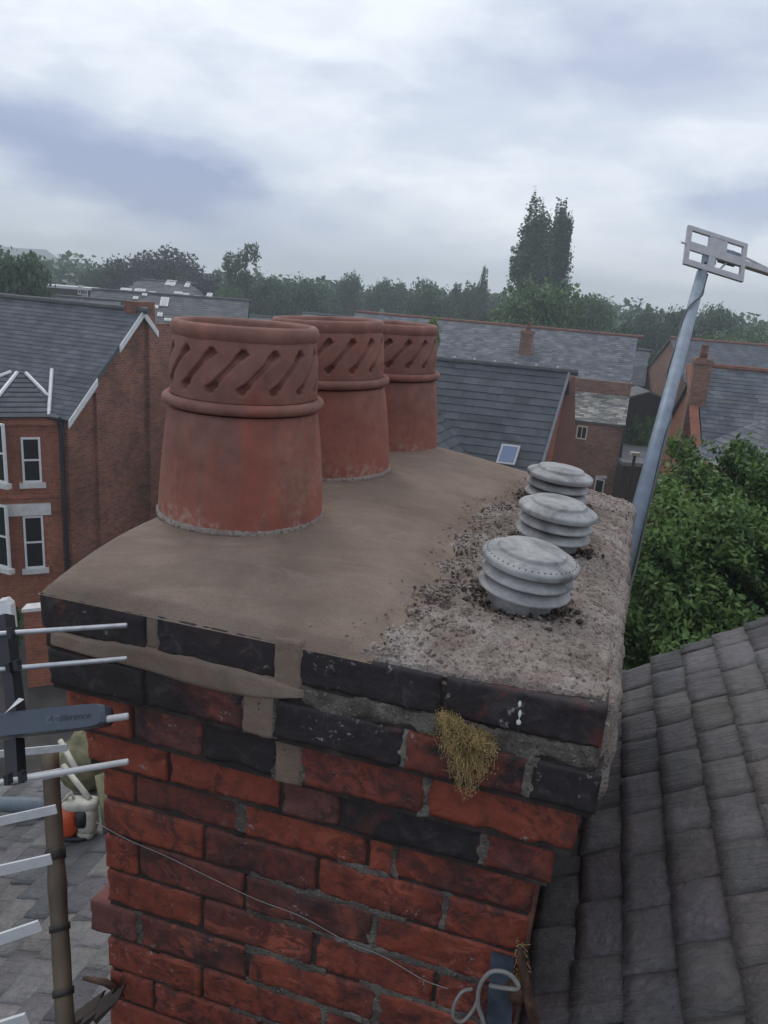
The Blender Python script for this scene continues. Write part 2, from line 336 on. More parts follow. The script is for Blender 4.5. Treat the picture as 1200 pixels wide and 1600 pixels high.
M = dict(
    brick=m_nearbrick(),
    fresh=m_mortar('fresh_sand_cement', (.168, .116, .084), (.215, .156, .118), (.255, .198, .156), 12, .3, 0, True),
    old=m_mortar('old_pitted_mortar', (.22, .165, .135), (.33, .27, .235), (.46, .41, .365), 55, .9, .6),
    joint=m_mortar('grey_joint_mortar', (.055, .046, .038), (.16, .138, .115), (.36, .325, .28), 60, 1.0, .5),
    darkjoint=m_mortar('sooty_joint_mortar', (.02, .017, .015), (.05, .035, .03), (.10, .08, .07), 45, .8),
    terra=m_terracotta(), vent=m_vent(), tile=m_neartile(),
    slate=m_tile('welsh_slate', .35, .0, .68)[0], slate_moss=m_tile('mossy_slate', .5, .6, .7)[0],
    hbrick=m_farbrick('house_brick', (.30, .105, .062), (.145, .055, .038), (.24, .16, .12), ms=.010, dirt=.5),
    hbrick2=m_farbrick('orange_house_brick', (.33, .105, .055), (.24, .075, .042), (.25, .16, .12), ms=.006),
    hbrick3=m_farbrick('brown_house_brick', (.30, .15, .095), (.19, .085, .055), (.22, .17, .14), ms=.010),
    render=plain('red_render', (.19, .088, .070), .85, 0, .15, 1.2),
    cream=plain('cream_render', (.62, .56, .42), .8, 0, .06, 2), white=plain('white_paint', (.74, .74, .74), .45, 0, .08, 9),
    sill=plain('pale_stone', (.64, .62, .60), .7, 0, .15, 6), lead=plain('lead_flashing', (.16, .17, .19), .5, 0, .2, 5),
    alu=plain('weathered_aluminium', (.55, .56, .58), .42, .75, .16, 60), aludull=plain('dull_aluminium', (.58, .58, .58), .55, .35, .1, 50),
    galv=plain('galvanised_pole', (.20, .245, .30), .55, .3, .18, 14), whitepl=plain('grey_plastic', (.46, .45, .46), .55, 0, .1, 25),
    black=plain('black_plastic', (.018, .02, .024), .45, 0, .2, 30), slateblue=plain('blue_grey_plastic', (.065, .080, .105), .38, 0, .08, 20),
    cable=plain('pale_cable', (.28, .27, .25), .5, 0, .12, 40), blackcable=plain('black_cable', (.025, .03, .032), .5, 0, .1, 40),
    bamboo=plain('weathered_bamboo', (.095, .066, .042), .6, 0, .55, 7, .3), darkwood=plain('dark_tape', (.03, .024, .02), .6, 0, .3, 30),
    orange=plain('orange_plastic', (.62, .10, .035), .4, 0, .12, 20), offwhite=plain('dirty_white_plastic', (.50, .48, .40), .5, 0, .2, 25),
    canvas=plain('mossy_canvas', (.20, .19, .11), .9, 0, .5, 14, .5), greyhose=plain('grey_hose', (.13, .16, .19), .5, 0, .15, 12),
    rust=plain('rusty_iron', (.11, .06, .04), .8, .2, .5, 40, .5), bluepaint=plain('blue_grey_painted_steel', (.095, .12, .155), .55, .2, .35, 22, .3),
    dirt=plain('loose_dirt', (.075, .055, .043), .95, 0, .5, 60),
    straw=plain('dry_yellow_stems', (.42, .31, .13), .8, 0, .4, 60), dropping=plain('bird_lime', (.75, .75, .72), .7, 0, .1, 30),
    wood=plain('bark', (.07, .055, .042), .9, 0, .35, 3), timber=plain('dark_timber', (.05, .035, .028), .8, 0, .3, 5),
    ridge=plain('ridge_tile', (.075, .078, .085), .7, 0, .2, 3), ridgered=plain('red_ridge_tile', (.20, .09, .06), .8, 0, .25, 3),
    car=plain('blue_car_paint', (.16, .27, .45), .3, .1, .05, 3), flatroof=plain('grey_flat_roof', (.17, .17, .17), .8, 0, .25, 2),
)
m, nt, b = newmat('window_glass'); b.inputs['Base Color'].default_value = (.012, .016, .018, 1); b.inputs['Roughness'].default_value = .06; M['glass'] = m
m, nt, b = newmat('skylight_glass'); b.inputs['Base Color'].default_value = (.16, .20, .30, 1); b.inputs['Roughness'].default_value = .04
b.inputs['Metallic'].default_value = .55; M['skyglass'] = m
L = dict(
    green=m_leaf('green_foliage', (.045, .092, .032), (.12, .20, .065)), dark=m_leaf('dark_foliage', (.028, .064, .034), (.072, .125, .058)),
    copper=m_leaf('copper_foliage', (.016, .018, .022), (.036, .036, .040)), bright=m_leaf('bright_foliage', (.07, .125, .035), (.16, .24, .07)),
    blue=m_leaf('grey_green_foliage', (.044, .086, .050), (.10, .155, .082)), near=m_leaf('glossy_foliage', (.034, .078, .020), (.20, .31, .09), .38, .38))

# ------------------------------------------------------------------ the setting: ground, street, hills
GZ = -9.5
m, nt, b = newmat('grass_and_gardens'); co = objco(nt)
c = ramp(nt, noise_(nt, co, .09, 6, .65), [(.3, (.025, .040, .016, 1)), (.5, (.05, .07, .03, 1)), (.7, (.09, .085, .065, 1))])
nt.links.new(mixc(nt, .8, c, ramp(nt, noise_(nt, co, 3, 5, .7), [(.3, g(.6)), (.7, g(1.3))]), 'MULTIPLY'), b.inputs['Base Color']); b.inputs['Roughness'].default_value = .95
mg = MB(); S = 700; mg.quad((-S, -60, GZ), (S, -60, GZ), (S, 700, GZ), (-S, 700, GZ)); tag(mg.build('ground', m), kind='structure')
m, nt, b = newmat('asphalt'); co = objco(nt)
nt.links.new(ramp(nt, noise_(nt, co, 2, 6, .7), [(.3, (.035, .036, .038, 1)), (.7, (.065, .065, .068, 1))]), b.inputs['Base Color']); b.inputs['Roughness'].default_value = .9
M['asphalt'] = m
mg = MB(); mg.quad(at(925, 830, 26)*V3([1, 1, 0])+V3([0, 0, GZ+.006]), V3([17, 24, GZ+.006]), V3([20, 60, GZ+.006]), V3([13.5, 60, GZ+.006])); tag(mg.build('road', M['asphalt']), kind='structure')
mg = MB(); mg.quad((-9.5, 4, GZ+.006), (-3.0, 4, GZ+.006), (-3.0, 34, GZ+.006), (-9.5, 19, GZ+.006)); tag(mg.build('path', plain('paving', (.045, .04, .036), .9, 0, .4, 1.5)), kind='structure')
mg = MB(); n = 60
for i in range(n):
    def hp(k):
        a = R(-48+96*k/n); h = 6+5*noise.noise((k*.13, 2.2, 0))+3*noise.noise((k*.4, 7.2, 0)) + (3 if k < 16 else -14)
        return (600*math.sin(a), 600*math.cos(a), h*.7), (470*math.sin(a), 470*math.cos(a), GZ+.05), (690*math.sin(a), 690*math.cos(a), GZ+.05)
    a, b_ = hp(i), hp(i+1); mg.quad(a[1], b_[1], b_[0], a[0]); mg.quad(a[0], b_[0], b_[2], a[2])
tag(mg.build('hills', plain('hill_grass', (.05, .075, .05), .95, 0, .3, .02), smooth=True), kind='structure')

# ------------------------------------------------------------------ the chimney frame of reference
A = V3([.32955, .94716, -.536]); U = V3([-.96479, .26303, 0]); Vv = onz(984, 800, -.536)-A; Vv /= np.linalg.norm(Vv)
def W(u, v, z=0.): return A+u*U+v*Vv+V3([0, 0, z])
def n3(x, y, z): return noise.noise((x, y, z))
def brick(mb, u0, u1, v0, v1, z0, z1, tint, res=(16, 5, 7), r=.0022, skew=0):
    nu, nv, nz = res; lo = V3([u0, v0, z0]); hi = V3([u1, v1, z1])
    idx = {}; vs = []; fs = []
    sd = random.random()*50; dz = random.uniform(-.0015, .0015); dv = random.uniform(-.0015, .0015); rot = random.uniform(-.004, .004)
    def vert(i, j, k):
        key = (i, j, k)
        if key in idx: return idx[key]
        p = lo+(hi-lo)*V3([i/nu, j/nv, k/nz]); q = np.clip(p, lo+r, hi-r); d = p-q; l = np.linalg.norm(d)
        p2 = q+d/l*r if l > 1e-9 else p
        e = sum(1 for (x, m_) in ((i, nu), (j, nv), (k, nz)) if x in (0, m_))
        nn = n3(p[0]*22+sd, p[1]*22, p[2]*30); n2 = n3(p[0]*70+sd, p[1]*70, p[2]*70+3)
        c = (lo+hi)/2; dd = (c-p2); dd[0] *= .25; dd /= np.linalg.norm(dd)+1e-9
        amt = .0008*n2+.0010*nn
        if e >= 2: amt += .012*max(0, nn-.18)+.003*max(0, n2)
        p2 = p2+dd*amt
        p2[1] += dv+rot*(p2[0]-c[0]); p2[2] += dz+rot*2*(p2[0]-c[0])
        idx[key] = len(vs); vs.append(W(*p2)); return idx[key]
    for k in range(nz):
        for i in range(nu):
            fs.append((vert(i, 0, k), vert(i, 0, k+1), vert(i+1, 0, k+1), vert(i+1, 0, k)))
            fs.append((vert(i, nv, k), vert(i+1, nv, k), vert(i+1, nv, k+1), vert(i, nv, k+1)))
        for j in range(nv):
            fs.append((vert(0, j, k), vert(0, j+1, k), vert(0, j+1, k+1), vert(0, j, k+1)))
            fs.append((vert(nu, j, k), vert(nu, j, k+1), vert(nu, j+1, k+1), vert(nu, j+1, k)))
    for i in range(nu):
        for j in range(nv):
            fs.append((vert(i, j, 0), vert(i+1, j, 0), vert(i+1, j+1, 0), vert(i, j+1, 0)))
            fs.append((vert(i, j, nz), vert(i, j+1, nz), vert(i+1, j+1, nz), vert(i+1, j, nz)))
    mb.add(vs, fs, tint)

stack = thing('chimney_stack', 'weathered red brick chimney stack with sooty oversailing courses in the foreground', 'chimney')
RED = (.245, .052, .028); RED2 = (.205, .046, .029); DULL = (.150, .040, .027); PUR = (.155, .055, .046)
courses = [  # z top, z bottom, v offset, right end, left end, [(u0,u1,tint,soot)]
    (0, -.064, 0, [(0, .228, RED2, .98), (.234, .457, RED2, 1.15), (.497, .706, RED2, 1.1), (.728, .930, RED2, 1.0)]),
    (-.102, -.168, 0, [(-.008, .088, RED2, 1.2), (.095, .278, RED, .62), (.284, .497, RED2, 1.15), (.550, .727, RED2, .85), (.733, .920, RED2, .95)]),
    (-.178, -.262, .025, [(.012, .242, RED, .30), (.248, .455, RED2, .55), (.501, .633, RED2, 1.15), (.639, .77, PUR, .25), (.776, .907, RED, .2)]),
    (-.270, -.348, .050, [(.038, .145, RED2, .35), (.151, .388, DULL, .85), (.394, .498, PUR, .2), (.504, .716, RED, .15), (.722, .890, RED, .05)]),
    (-.357, -.432, .070, [(.060, .295, RED, .22), (.301, .342, RED, .1), (.348, .575, RED, .12), (.588, .800, DULL, .2), (.806, .872, RED, .1)]),
    (-.440, -.513, .070, [(.060, .198, RED, .1), (.204, .430, RED, .25), (.436, .655, DULL, .45), (.661, .872, RED, .05)]),
    (-.521, -.596, .070, [(.060, .320, RED, .1), (.326, .570, DULL, .4), (.576, .795, DULL, .3), (.801, .872, RED, .1)]),
    (-.604, -.680, .070, [(.060, .200, RED2, .3), (.206, .427, RED, .3), (.435, .658, DULL, .1), (.664, .872, RED, .1)]),
    (-.688, -.762, .070, [(.060, .300, RED, .15), (.306, .560, RED, .35), (.566, .797, DULL, .5), (.803, .911, PUR, .1)]),
    (-.770, -.842, .070, [(.060, .180, RED, .1), (.186, .400, RED2, .45), (.406, .655, RED, .3), (.661, .872, RED, .1)]),
    (-.850, -.922, .070, [(.060, .300, RED, .1), (.306, .530, RED, .3), (.536, .765, RED, .35), (.771, .872, RED, .15)]),
    (-.930, -1.002, .070, [(.060, .180, RED, .1), (.186, .400, RED, .2), (.406, .64, DULL, .3), (.646, .872, RED, .1)]),
    (-1.010, -1.082, .070, [(.060, .300, RED, .1), (.306, .530, RED, .3), (.536, .765, RED, .3), (.771, .872, RED, .15)]),
    (-1.090, -1.162, .070, [(.060, .180, RED, .1), (.186, .400, RED, .2), (.406, .64, RED, .3), (.646, .872, RED, .1)]),
]
def vback(u): return 1.25+.27*u
mb = MB(); mj = MB(); mjd = MB()
for ci, (zt, zb, vo, bl) in enumerate(courses):
    for (u0, u1, t, s) in bl:
        brick(mb, u0, u1, vo, vo+.102, zb, zt, jit(t, .12, s), (max(6, int((u1-u0)/.007)), 6, 10))
    ur, ul = bl[0][0], bl[-1][1]
    if ci == 8: ul = .872
    # right flank, left flank and back
    soot = 1.0 if ci < 2 else .3
    v = vo+.108 if ci % 2 else vo+.108
    k = 0; vend = 1.25-vo
    while v < vend-.05:
        ln = .215 if (ci+k) % 3 else .105; v1 = min(v+ln, vend)
        brick(mb, ur, ur+.1, v, v1-.008, zb, zt, jit(RED2, .2, soot), (5, 12, 5)); v = v1; k += 1
    v = vo+.108; k = 0; vend = 1.50-vo
    while v < vend-.05:
        ln = .215 if (ci+k) % 3 else .105; v1 = min(v+ln, vend)
        brick(mb, ul-.1, ul, v, v1-.008, zb, zt, jit(RED2, .2, soot), (3, 5, 3)); v = v1; k += 1
    mb.hexa([W(ur+.1, 1.15, zb), W(ul-.1, 1.3, zb), W(ul-.01, 1.5-vo, zb), W(ur+.01, 1.25-vo, zb), W(ur+.1, 1.15, zt), W(ul-.1, 1.3, zt), W(ul-.01, 1.5-vo, zt), W(ur+.01, 1.25-vo, zt)], jit(RED2, .1, soot))
    # bed joint body (rough recessed slab)
    znext = courses[ci+1][0] if ci+1 < len(courses) else zb-.01
    vo2 = max(vo, courses[ci+1][2] if ci+1 < len(courses) else vo)
mb.build('brickwork', M['brick'], stack, smooth=True, uv=False)
def rough_patch(mb, u0, u1, z0, z1, v, amp=.003, depth=.012, step=.006, sd=0, edge=.006, ragged=.0):
    """vertical mortar face in front of / between bricks, its rim turned into the wall"""
    nu = max(2, int((u1-u0)/step)); nz = max(2, int((z1-z0)/step)); vs = []; fs = []
    for k in range(nz+1):
        for i in range(nu+1):
            u = u0+(u1-u0)*i/nu; z = z0+(z1-z0)*k/nz
            e = min(u-u0, u1-u, z-z0, z1-z) + ragged*n3(u*24+sd, z*24, sd+9)+ragged*.5*n3(u*70+sd, z*70, sd+9)
            s = min(1, max(0, e/edge))
            vv = v+depth*(1-s)**2 - amp*n3(u*30+sd, z*30, sd)-amp*.7*n3(u*110+sd, z*110, sd)
            vs.append(W(u, vv, z))
    for k in range(nz):
        for i in range(nu):
            a = k*(nu+1)+i; fs.append((a, a+nu+1, a+nu+2, a+1))
    mb.add(vs, fs)
# mortar core, recessed behind the brick faces
core = MB()
for ci, (zt, zb, vo, bl) in enumerate(courses):
    ur, ul = bl[0][0], min(bl[-1][1], .872 if ci == 8 else 9)
    zb2 = (courses[ci+1][0] if ci+1 < len(courses) else zb-.3)
    i_ = .0045
    core.hexa([W(ur+i_, vo+i_, zb2), W(ul-i_, vo+i_, zb2), W(ul-i_, 1.49-vo, zb2), W(ur+i_, 1.24-vo, zb2), W(ur+i_, vo+i_, zt-.004), W(ul-i_, vo+i_, zt-.004), W(ul-i_, 1.49-vo, zt-.004), W(ur+i_, 1.24-vo, zt-.004)])
core.build('joint_core', M['darkjoint'], stack, uv=False)
# pointing that still stands in the joints
jt = MB(); random.seed(3)
rough_patch(jt, .0, .460, -.103, -.062, .001, .004, .012, .005, 1, .008, .010)         # thick grey bed under the top course
for ci, (zt, zb, vo, bl) in enumerate(courses[1:], 1):
    for bi in range(len(bl)-1):
        u0 = bl[bi][1]; u1 = bl[bi+1][0]; rightish = u0 < .58
        if (rightish and random.random() < .62) or random.random() < .1:
            if ci >= 1: rough_patch(jt, u0-.008, u1+.008, zb-.004, zt+.004, vo+.0004, .0028, .008, .0035, ci*3+bi, .004, .0075)
    if ci+1 < len(courses):
        zn = courses[ci+1][0]
        segs = {1: [(.0, .30)], 2: [(.10, .25), (.3, .44)], 3: [(.16, .30)], 4: [(.30, .40)], 5: [(.26, .57)], 6: [(.12, .57)], 7: [(.10, .34), (.4, .57)], 8: [(.06, .57)], 9: [(.1, .6)], 10: [(.1, .5)]}.get(ci, [])
        v2 = max(vo, courses[ci+1][2])
        for (a, b_) in segs: rough_patch(jt, a, b_, zn-.007, zb+.006, v2+.0004, .0028, .008, .0035, ci*7+a, .004, .008)
jt.build('grey_pointing', M['joint'], stack, smooth=True, uv=False)
# right flank smears of old mortar
fl = MB()
def side_patch(mb, v0, v1, z0, z1, u, amp=.008, step=.012, sd=0):
    nv = int((v1-v0)/step); nz = max(3, int((z1-z0)/step)); vs = []; fs = []
    for k in range(nz+1):
        for i in range(nv+1):
            v = v0+(v1-v0)*i/nv; z = z0+(z1-z0)*k/nz; e = min(v-v0, v1-v, z-z0, z1-z); s = min(1, max(0, e/.015))
            uu = u+.02*(1-s)**2+amp*n3(v*16+sd, z*16, sd)+amp*.5*n3(v*60+sd, z*60, sd)+amp*.3*n3(v*150, z*150, sd); vs.append(W(uu, v, z))
    for k in range(nz):
        for i in range(nv): a = k*(nv+1)+i; fs.append((a, a+1, a+nv+2, a+nv+1))
    mb.add(vs, fs)
side_patch(fl, .015, 1.24, -.10, .004, -.012, .010, .01, 3); side_patch(fl, .05, 1.24, -.185, -.085, -.020, .009, .01, 8)
fl.build('flank_mortar', M['old'], stack, smooth=True, uv=False)

# --- flaunching height field
POTS = [((-.2905, 1.5014), -.46), ((-.160, 1.946), -.46), ((-.018, 2.35), -.475)]
VENTS = [(.166, .268), (.158, .618), (.190, .962)]
def sstep(a, b, x): t = min(1, max(0, (x-a)/(b-a))); return t*t*(3-2*t)
def height(u, v):
    vb = vback(u)
    dl = .93-u; dr = u; df = v; db = vb-v
    ridge = .070*(1-math.exp(-max(df, 0)/.085))*(1-math.exp(-max(db, 0)/.05))*(1-math.exp(-max(dl, 0)/.024))
    plate = .036*(1-math.exp(-max(dr, 0)/.05))*(1-math.exp(-max(df, 0)/.05))*(1-math.exp(-max(db, 0)/.05))
    k = sstep(.22, .62, u); return ridge*k+plate*(1-k)
def bound(v):       # u of the edge between fresh (left) and old (right) mortar
    pts = [(-.02, .365), (.05, .350), (.15, .335), (.30, .32), (.45, .325), (.6, .34), (.8, .33), (1.0, .28), (1.15, .25), (1.5, .20)]
    for (a, ua), (b_, ub) in zip(pts, pts[1:]):
        if v <= b_: t = (v-a)/(b_-a); base = ua+(ub-ua)*t; break
    else: base = .2
    return base+.030*n3(v*5, 3.3, 1)+.018*n3(v*16, 7.3, 1)+.007*n3(v*60, 1.3, 1)
def flaunch(mb, fresh, step):
    u0, u1 = (.12, .938) if fresh else (-.006, .47)
    nu = int((u1-u0)/step); nv = int(1.53/step); ids = {}; vs = []; fs = []
    for j in range(nv+1):
        v = (-.0012 if fresh else .004)+j*1.53/nv; bu = bound(v)
        for i in range(nu+1):
            u = u0+(u1-u0)*i/nu; vb = vback(u)
            if v > vb+.012: continue
            if fresh and (u < bu-.03 or (u < bu-.004 and v < .006)): continue
            h = height(min(max(u, 0), .93), min(max(v, 0), vb))
            e = min(u-(-.004), .935-u, v+.006, vb+.01-v)
            if fresh:
                th = .007*sstep(-.012, .035, u-bu)+.0045*min(1, (u-bu)/.05)
                z = h+th+.0022*n3(u*6, v*6, 5)+.0009*n3(u*22, v*50, 5)+.0012*n3(u*40, v*40, 2)*sstep(.16, .0, u-bu)
                z += .003*max(0, n3(u*60, v*60, 9))*sstep(.10, .0, u-bu)
                fu = u+.006*n3(v*9, 4.4, 0) if e < .02 else u
            else:
                nn = n3(u*9, v*9, 1); f = n3(u*42, v*42, 3); f2 = n3(u*110, v*110, 3); f3 = n3(u*230, v*230, 6)
                z = h+.004*nn+.0045*f+.0035*f2+.0018*f3
                z -= .018*max(0, n3(u*17, v*17, 8)-.42)
                near = sstep(.16, .02, u-bu+.10); z += near*.006*n3(u*60, v*60, 12)
                for (pu, pv) in VENTS:
                    d = math.hypot(u-pu, v-pv); z -= .010*sstep(.105, .070, d)-.012*sstep(.03, 0, abs(d-.125))*n3(u*20, v*20, 4)
                d = math.hypot((u-.295)/1.6, v-.185); z -= .022*sstep(.028, .008, d)
                fu = u
            if e < .012: z -= (.012-e)*(.5 if not fresh else 1.0)
            # keep the brick arris of the right front corner bare
            if not fresh: z -= .022*sstep(.004, -.003, v-(.016*sstep(.24, .0, u)+.004+.005*n3(u*25, 0, 0)+.002*n3(u*90, 0, 0)))
            if fresh:
                k_ = sstep(-.001, .011+.004*n3(u*26, 5.5, 0), v); z = -.004+(z+.004)*k_
            ids[(i, j)] = len(vs); vs.append(W(fu, v+((0 if fresh else .004*n3(u*14, 1.1, 0)) if v < .02 else 0), z))
    for (i, j) in ids:
        if (i+1, j) in ids and (i, j+1) in ids and (i+1, j+1) in ids:
            fs.append((ids[(i, j)], ids[(i, j+1)], ids[(i+1, j+1)], ids[(i+1, j)]))
    mb.add(vs, fs)
mf = MB(); flaunch(mf, True, .0062)
def _crumbs():
    rq_ = random.Random(2)
    for _ in range(260):
        v = rq_.uniform(.01, 1.2); u = bound(v)+.01+abs(rq_.gauss(0, .05 if rq_.random() < .8 else .2))
        if u > .9: continue
        pebble(mf, W(u, v, height(u, v)+.010), rq_.choice([.0012, .0016, .002, .0028]))
mo = MB(); flaunch(mo, False, .0038)
random.seed(11)
ICO = []
def pebble(mb, p, r, tint=None):
    a = random.random()*6.28; sx, sy, sz = [r*random.uniform(.6, 1.3) for _ in range(3)]
    ca, sa = math.cos(a), math.sin(a); vs = []
    for (x, y, z) in ((1, 0, 0), (-1, 0, 0), (0, 1, 0), (0, -1, 0), (0, 0, 1), (0, 0, -1), (.6, .6, .55), (-.6, .6, .55), (-.6, -.6, .55), (.6, -.6, .55)):
        k = random.uniform(.8, 1.15); X = x*sx*k; Y = y*sy*k; vs.append(V3(p)+V3([X*ca-Y*sa, X*sa+Y*ca, z*sz*k]))
    mb.add(vs, [(4, 6, 7), (4, 7, 8), (4, 8, 9), (4, 9, 6), (0, 2, 6), (2, 7, 6), (2, 1, 7), (1, 8, 7), (1, 3, 8), (3, 9, 8), (3, 0, 9), (0, 6, 9), (0, 5, 2), (2, 5, 1), (1, 5, 3), (3, 5, 0)])
for _ in range(2300):
    v = random.uniform(.01, 1.2); bu = bound(v)
    u = random.uniform(.01, bu) if random.random() < .45 else bu-abs(random.gauss(0, .06))
    if u < .01: continue
    if min(math.hypot(u-a, v-b_) for a, b_ in VENTS) < .07: continue
    z = height(u, v)+.004*n3(u*9, v*9, 1)+.0045*n3(u*42, v*42, 3)+.0035*n3(u*110, v*110, 3)
    r = random.choice([.002, .0025, .003, .004, .005 if u > bu-.12 else .003]); pebble(mo, W(u, v, z), r)
dm = MB()
for (pu, pv) in VENTS:
    for _ in range(170):
        a = random.uniform(0, 6.28); d = .058+abs(random.gauss(0, .022)); 
        if math.sin(a) > .6 and random.random() < .5: continue
        u, v = pu+d*math.cos(a), pv+d*math.sin(a)
        pebble(dm, W(u, v, height(u, v)-.006+.006*min(1, (d-.055)/.05)), random.choice([.002, .003, .004, .006]))
for _ in range(260):
    v = random.uniform(.02, 1.15); u = bound(v)-abs(random.gauss(0, .03)); pebble(dm, W(u, v, height(u, v)+.003), random.choice([.0015, .002, .003]))
tag(dm.build('loose_dirt', M['dirt'], stack, uv=False, tint=False), kind='stuff')
mo.build('old_flaunching', M['old'], stack, smooth=False, uv=False)
_crumbs(); mf.build('fresh_flaunching', M['fresh'], stack, smooth=True, uv=False)
# fresh mortar pushed into the wide bed and the open joints
fm = MB()
nu, nz = 110, 14; vs = []; fs = []
for k in range(nz+1):
    for i in range(nu+1):
        u = .43+(.925-.43)*i/nu; t = k/nz
        zt_ = -.052+.006*n3(u*14, 1, 1)-.022*sstep(.56, .42, u)-.012*sstep(.7, .9, u); zb_ = -.108+.006*n3(u*11, 5, 1)+.022*sstep(.55, .42, u)+.010*sstep(.70, .95, u)-.014*sstep(.75, .55, u)*sstep(.5, .6, u)
        z = zb_+(zt_-zb_)*t; e = min(t, 1-t)*2; eu = min(i, nu-i)/6
        s = min(1, e*2.2, eu); vv = .002-.010*s*(1-.5*t)+.010*(1-s)**2+.0012*n3(u*30, z*30, 2)
        vs.append(W(u, vv, z))
for k in range(nz):
    for i in range(nu): a = k*(nu+1)+i; fs.append((a, a+nu+1, a+nu+2, a+1))
fm.add(vs, fs)
rough_patch(fm, .452, .502, -.085, .008, -.0015, .0015, .008, .004, 3, .005, .004)
rough_patch(fm, .494, .553, -.175, -.09, -.0015, .0015, .008, .004, 4, .005, .004)
rough_patch(fm, .454, .504, -.27, -.172, .0232, .0015, .008, .004, 5, .005, .004)
rough_patch(fm, .703, .730, -.06, .0, .0005, .0015, .006, .004, 7, .004, .003)
fm.build('fresh_bed_mortar', M['fresh'], stack, smooth=True, uv=False)
# lime streak of a bird on the top course
bd = MB()
def blobs(mb, pts, r, v):
    for (u, z, k) in pts:
        c = [(u+r*k*math.cos(a), v-.0006, z+r*k*1.3*math.sin(a)) for a in np.linspace(0, 2*math.pi, 10, endpoint=False)]
        mb.add([W(*p) for p in c]+[W(u, v-.0018, z)], [(10, (i+1) % 10, i) for i in range(10)])
u0, zz = None, None
blobs(bd, [(.119, -.014-.0023*i, .55+.25*math.sin(i*1.3)) for i in range(0, 3)]+[(.117, -.028-.0022*i, .5+.3*math.sin(i*.9)) for i in range(8)]+[(.117, -.046, 1.1)], .0032, -.0025)
bd.build('bird_dropping', M['dropping'], stack, uv=False)

# ------------------------------------------------------------------ chimney pots
NSLOT = 15
def pot_profile():
    p = [(.164, -.012), (.1645, 0), (.1635, .03), (.160, .08), (.1555, .13), (.150, .18), (.1445, .215)]
    return p
def make_pot(label, loc, tilt=(0, 0), rot=0, tone=1):
    root = thing('chimney_pot', label, 'chimney pot', 'terracotta pots on the chimney')
    body = MB()
    pr = pot_profile()
    prof = []
    for (a, b_) in zip(pr, pr[1:]):
        for t in (0, .25, .5, .75): prof.append((a[0]+(b_[0]-a[0])*t, a[1]+(b_[1]-a[1])*t))
    prof.append(pr[-1])
    sd = random.random()*90
    wob = lambda a, z, i: .0012*n3(math.cos(a)*2+sd, math.sin(a)*2, z*6)+.0006*n3(math.cos(a)*12+sd, math.sin(a)*12, z*40)
    body.lathe(prof+[(.1335, .215), (.150, 0), (.150, -.012)], 128, wob)
    ob = body.build('lower_body', M['terra'], root, smooth=True, uv=False)
    band = MB(); nn = 480; m_ = 44; z0, z1 = .240, .352
    h0, h1 = .263, .327
    def bandr(t): return .1405+.0035*math.sin(math.pi*min(1, t*1.05))-.0055*t
    def slot(a, z):
        t = (z-h0)/(h1-h0); best = 0
        pitch = 2*math.pi/NSLOT
        tc = min(1, max(0, t))
        a_c = rot+tc*pitch*1.02
        d = (a-a_c) % pitch
        if d > pitch/2: d -= pitch
        # distance to the slanted centre line in metres; slope of the line
        sl = pitch*1.02*.142/(h1-h0); dx = d*.142/math.sqrt(1+sl*sl) if 0 < t < 1 else math.hypot(d*.142, (z-(h0 if t <= 0 else h1)))
        wdt = .0048+.0034*(sstep(.25, .0, tc)+sstep(.75, 1.0, tc)*.9)
        dep = .0075+.0095*(sstep(.25, .02, tc)+.8*sstep(.75, .98, tc))
        return -dep*sstep(wdt*1.25, wdt*.55, abs(dx))
    band.lathe([(bandr(i/m_), z0+(z1-z0)*i/m_) for i in range(m_+1)], nn, lambda a, z, i: slot(a, z)+.0008*n3(math.cos(a)*5+sd, math.sin(a)*5, z*30))
    band.lathe([(.122, z1), (.124, z0-.03)], 64)
    band.build('fluted_band', M['terra'], root, smooth=True, uv=False)
    col_ = MB(); col_.lathe([(.1460+.0108*math.cos(t), .229+.0108*math.sin(t)) for t in np.linspace(0, 2*math.pi, 20, endpoint=False)][::1], 128, wob, closed=True)
    col_.build('collar', M['terra'], root, smooth=True, uv=False)
    rim = MB(); rp = [(.1245, .335), (.132, .343), (.1375, .350), (.1405, .360), (.1385, .370), (.1325, .3755), (.1255, .3745), (.1205, .368), (.1195, .355), (.1215, .335)]
    rp = [(r_-.0005, z) for r_, z in rp]
    rim.lathe(rp, 128, wob, closed=True); rim.build('rim', M['terra'], root, smooth=True, uv=False)
    bed = MB(); bp = [(.150, -.008), (.168, .000), (.1685, .005), (.1655, .012), (.160, .014)]
    bed.lathe([(r_, z-.002) for r_, z in bp], 96, lambda a, z, i: .0035*n3(math.cos(a)*7+sd, math.sin(a)*7, z*50))
    bed.build('mortar_fillet', M['old'], root, smooth=True, uv=False)
    root.location = loc; root.rotation_mode = 'ZXY'; root.rotation_euler = (tilt[0], tilt[1], random.random()*6)
    return root
random.seed(5)
make_pot('large red clay chimney pot with slanted flutes, nearest the camera on fresh mortar', (*POTS[0][0], POTS[0][1]))
make_pot('middle clay chimney pot of the row, brighter red below its collar', (*POTS[1][0], POTS[1][1]), (0, R(-2.2)))
make_pot('farthest clay chimney pot of the row, brownish, beside the dark tiled roof', (*POTS[2][0], POTS[2][1]), (0, R(-.5)))

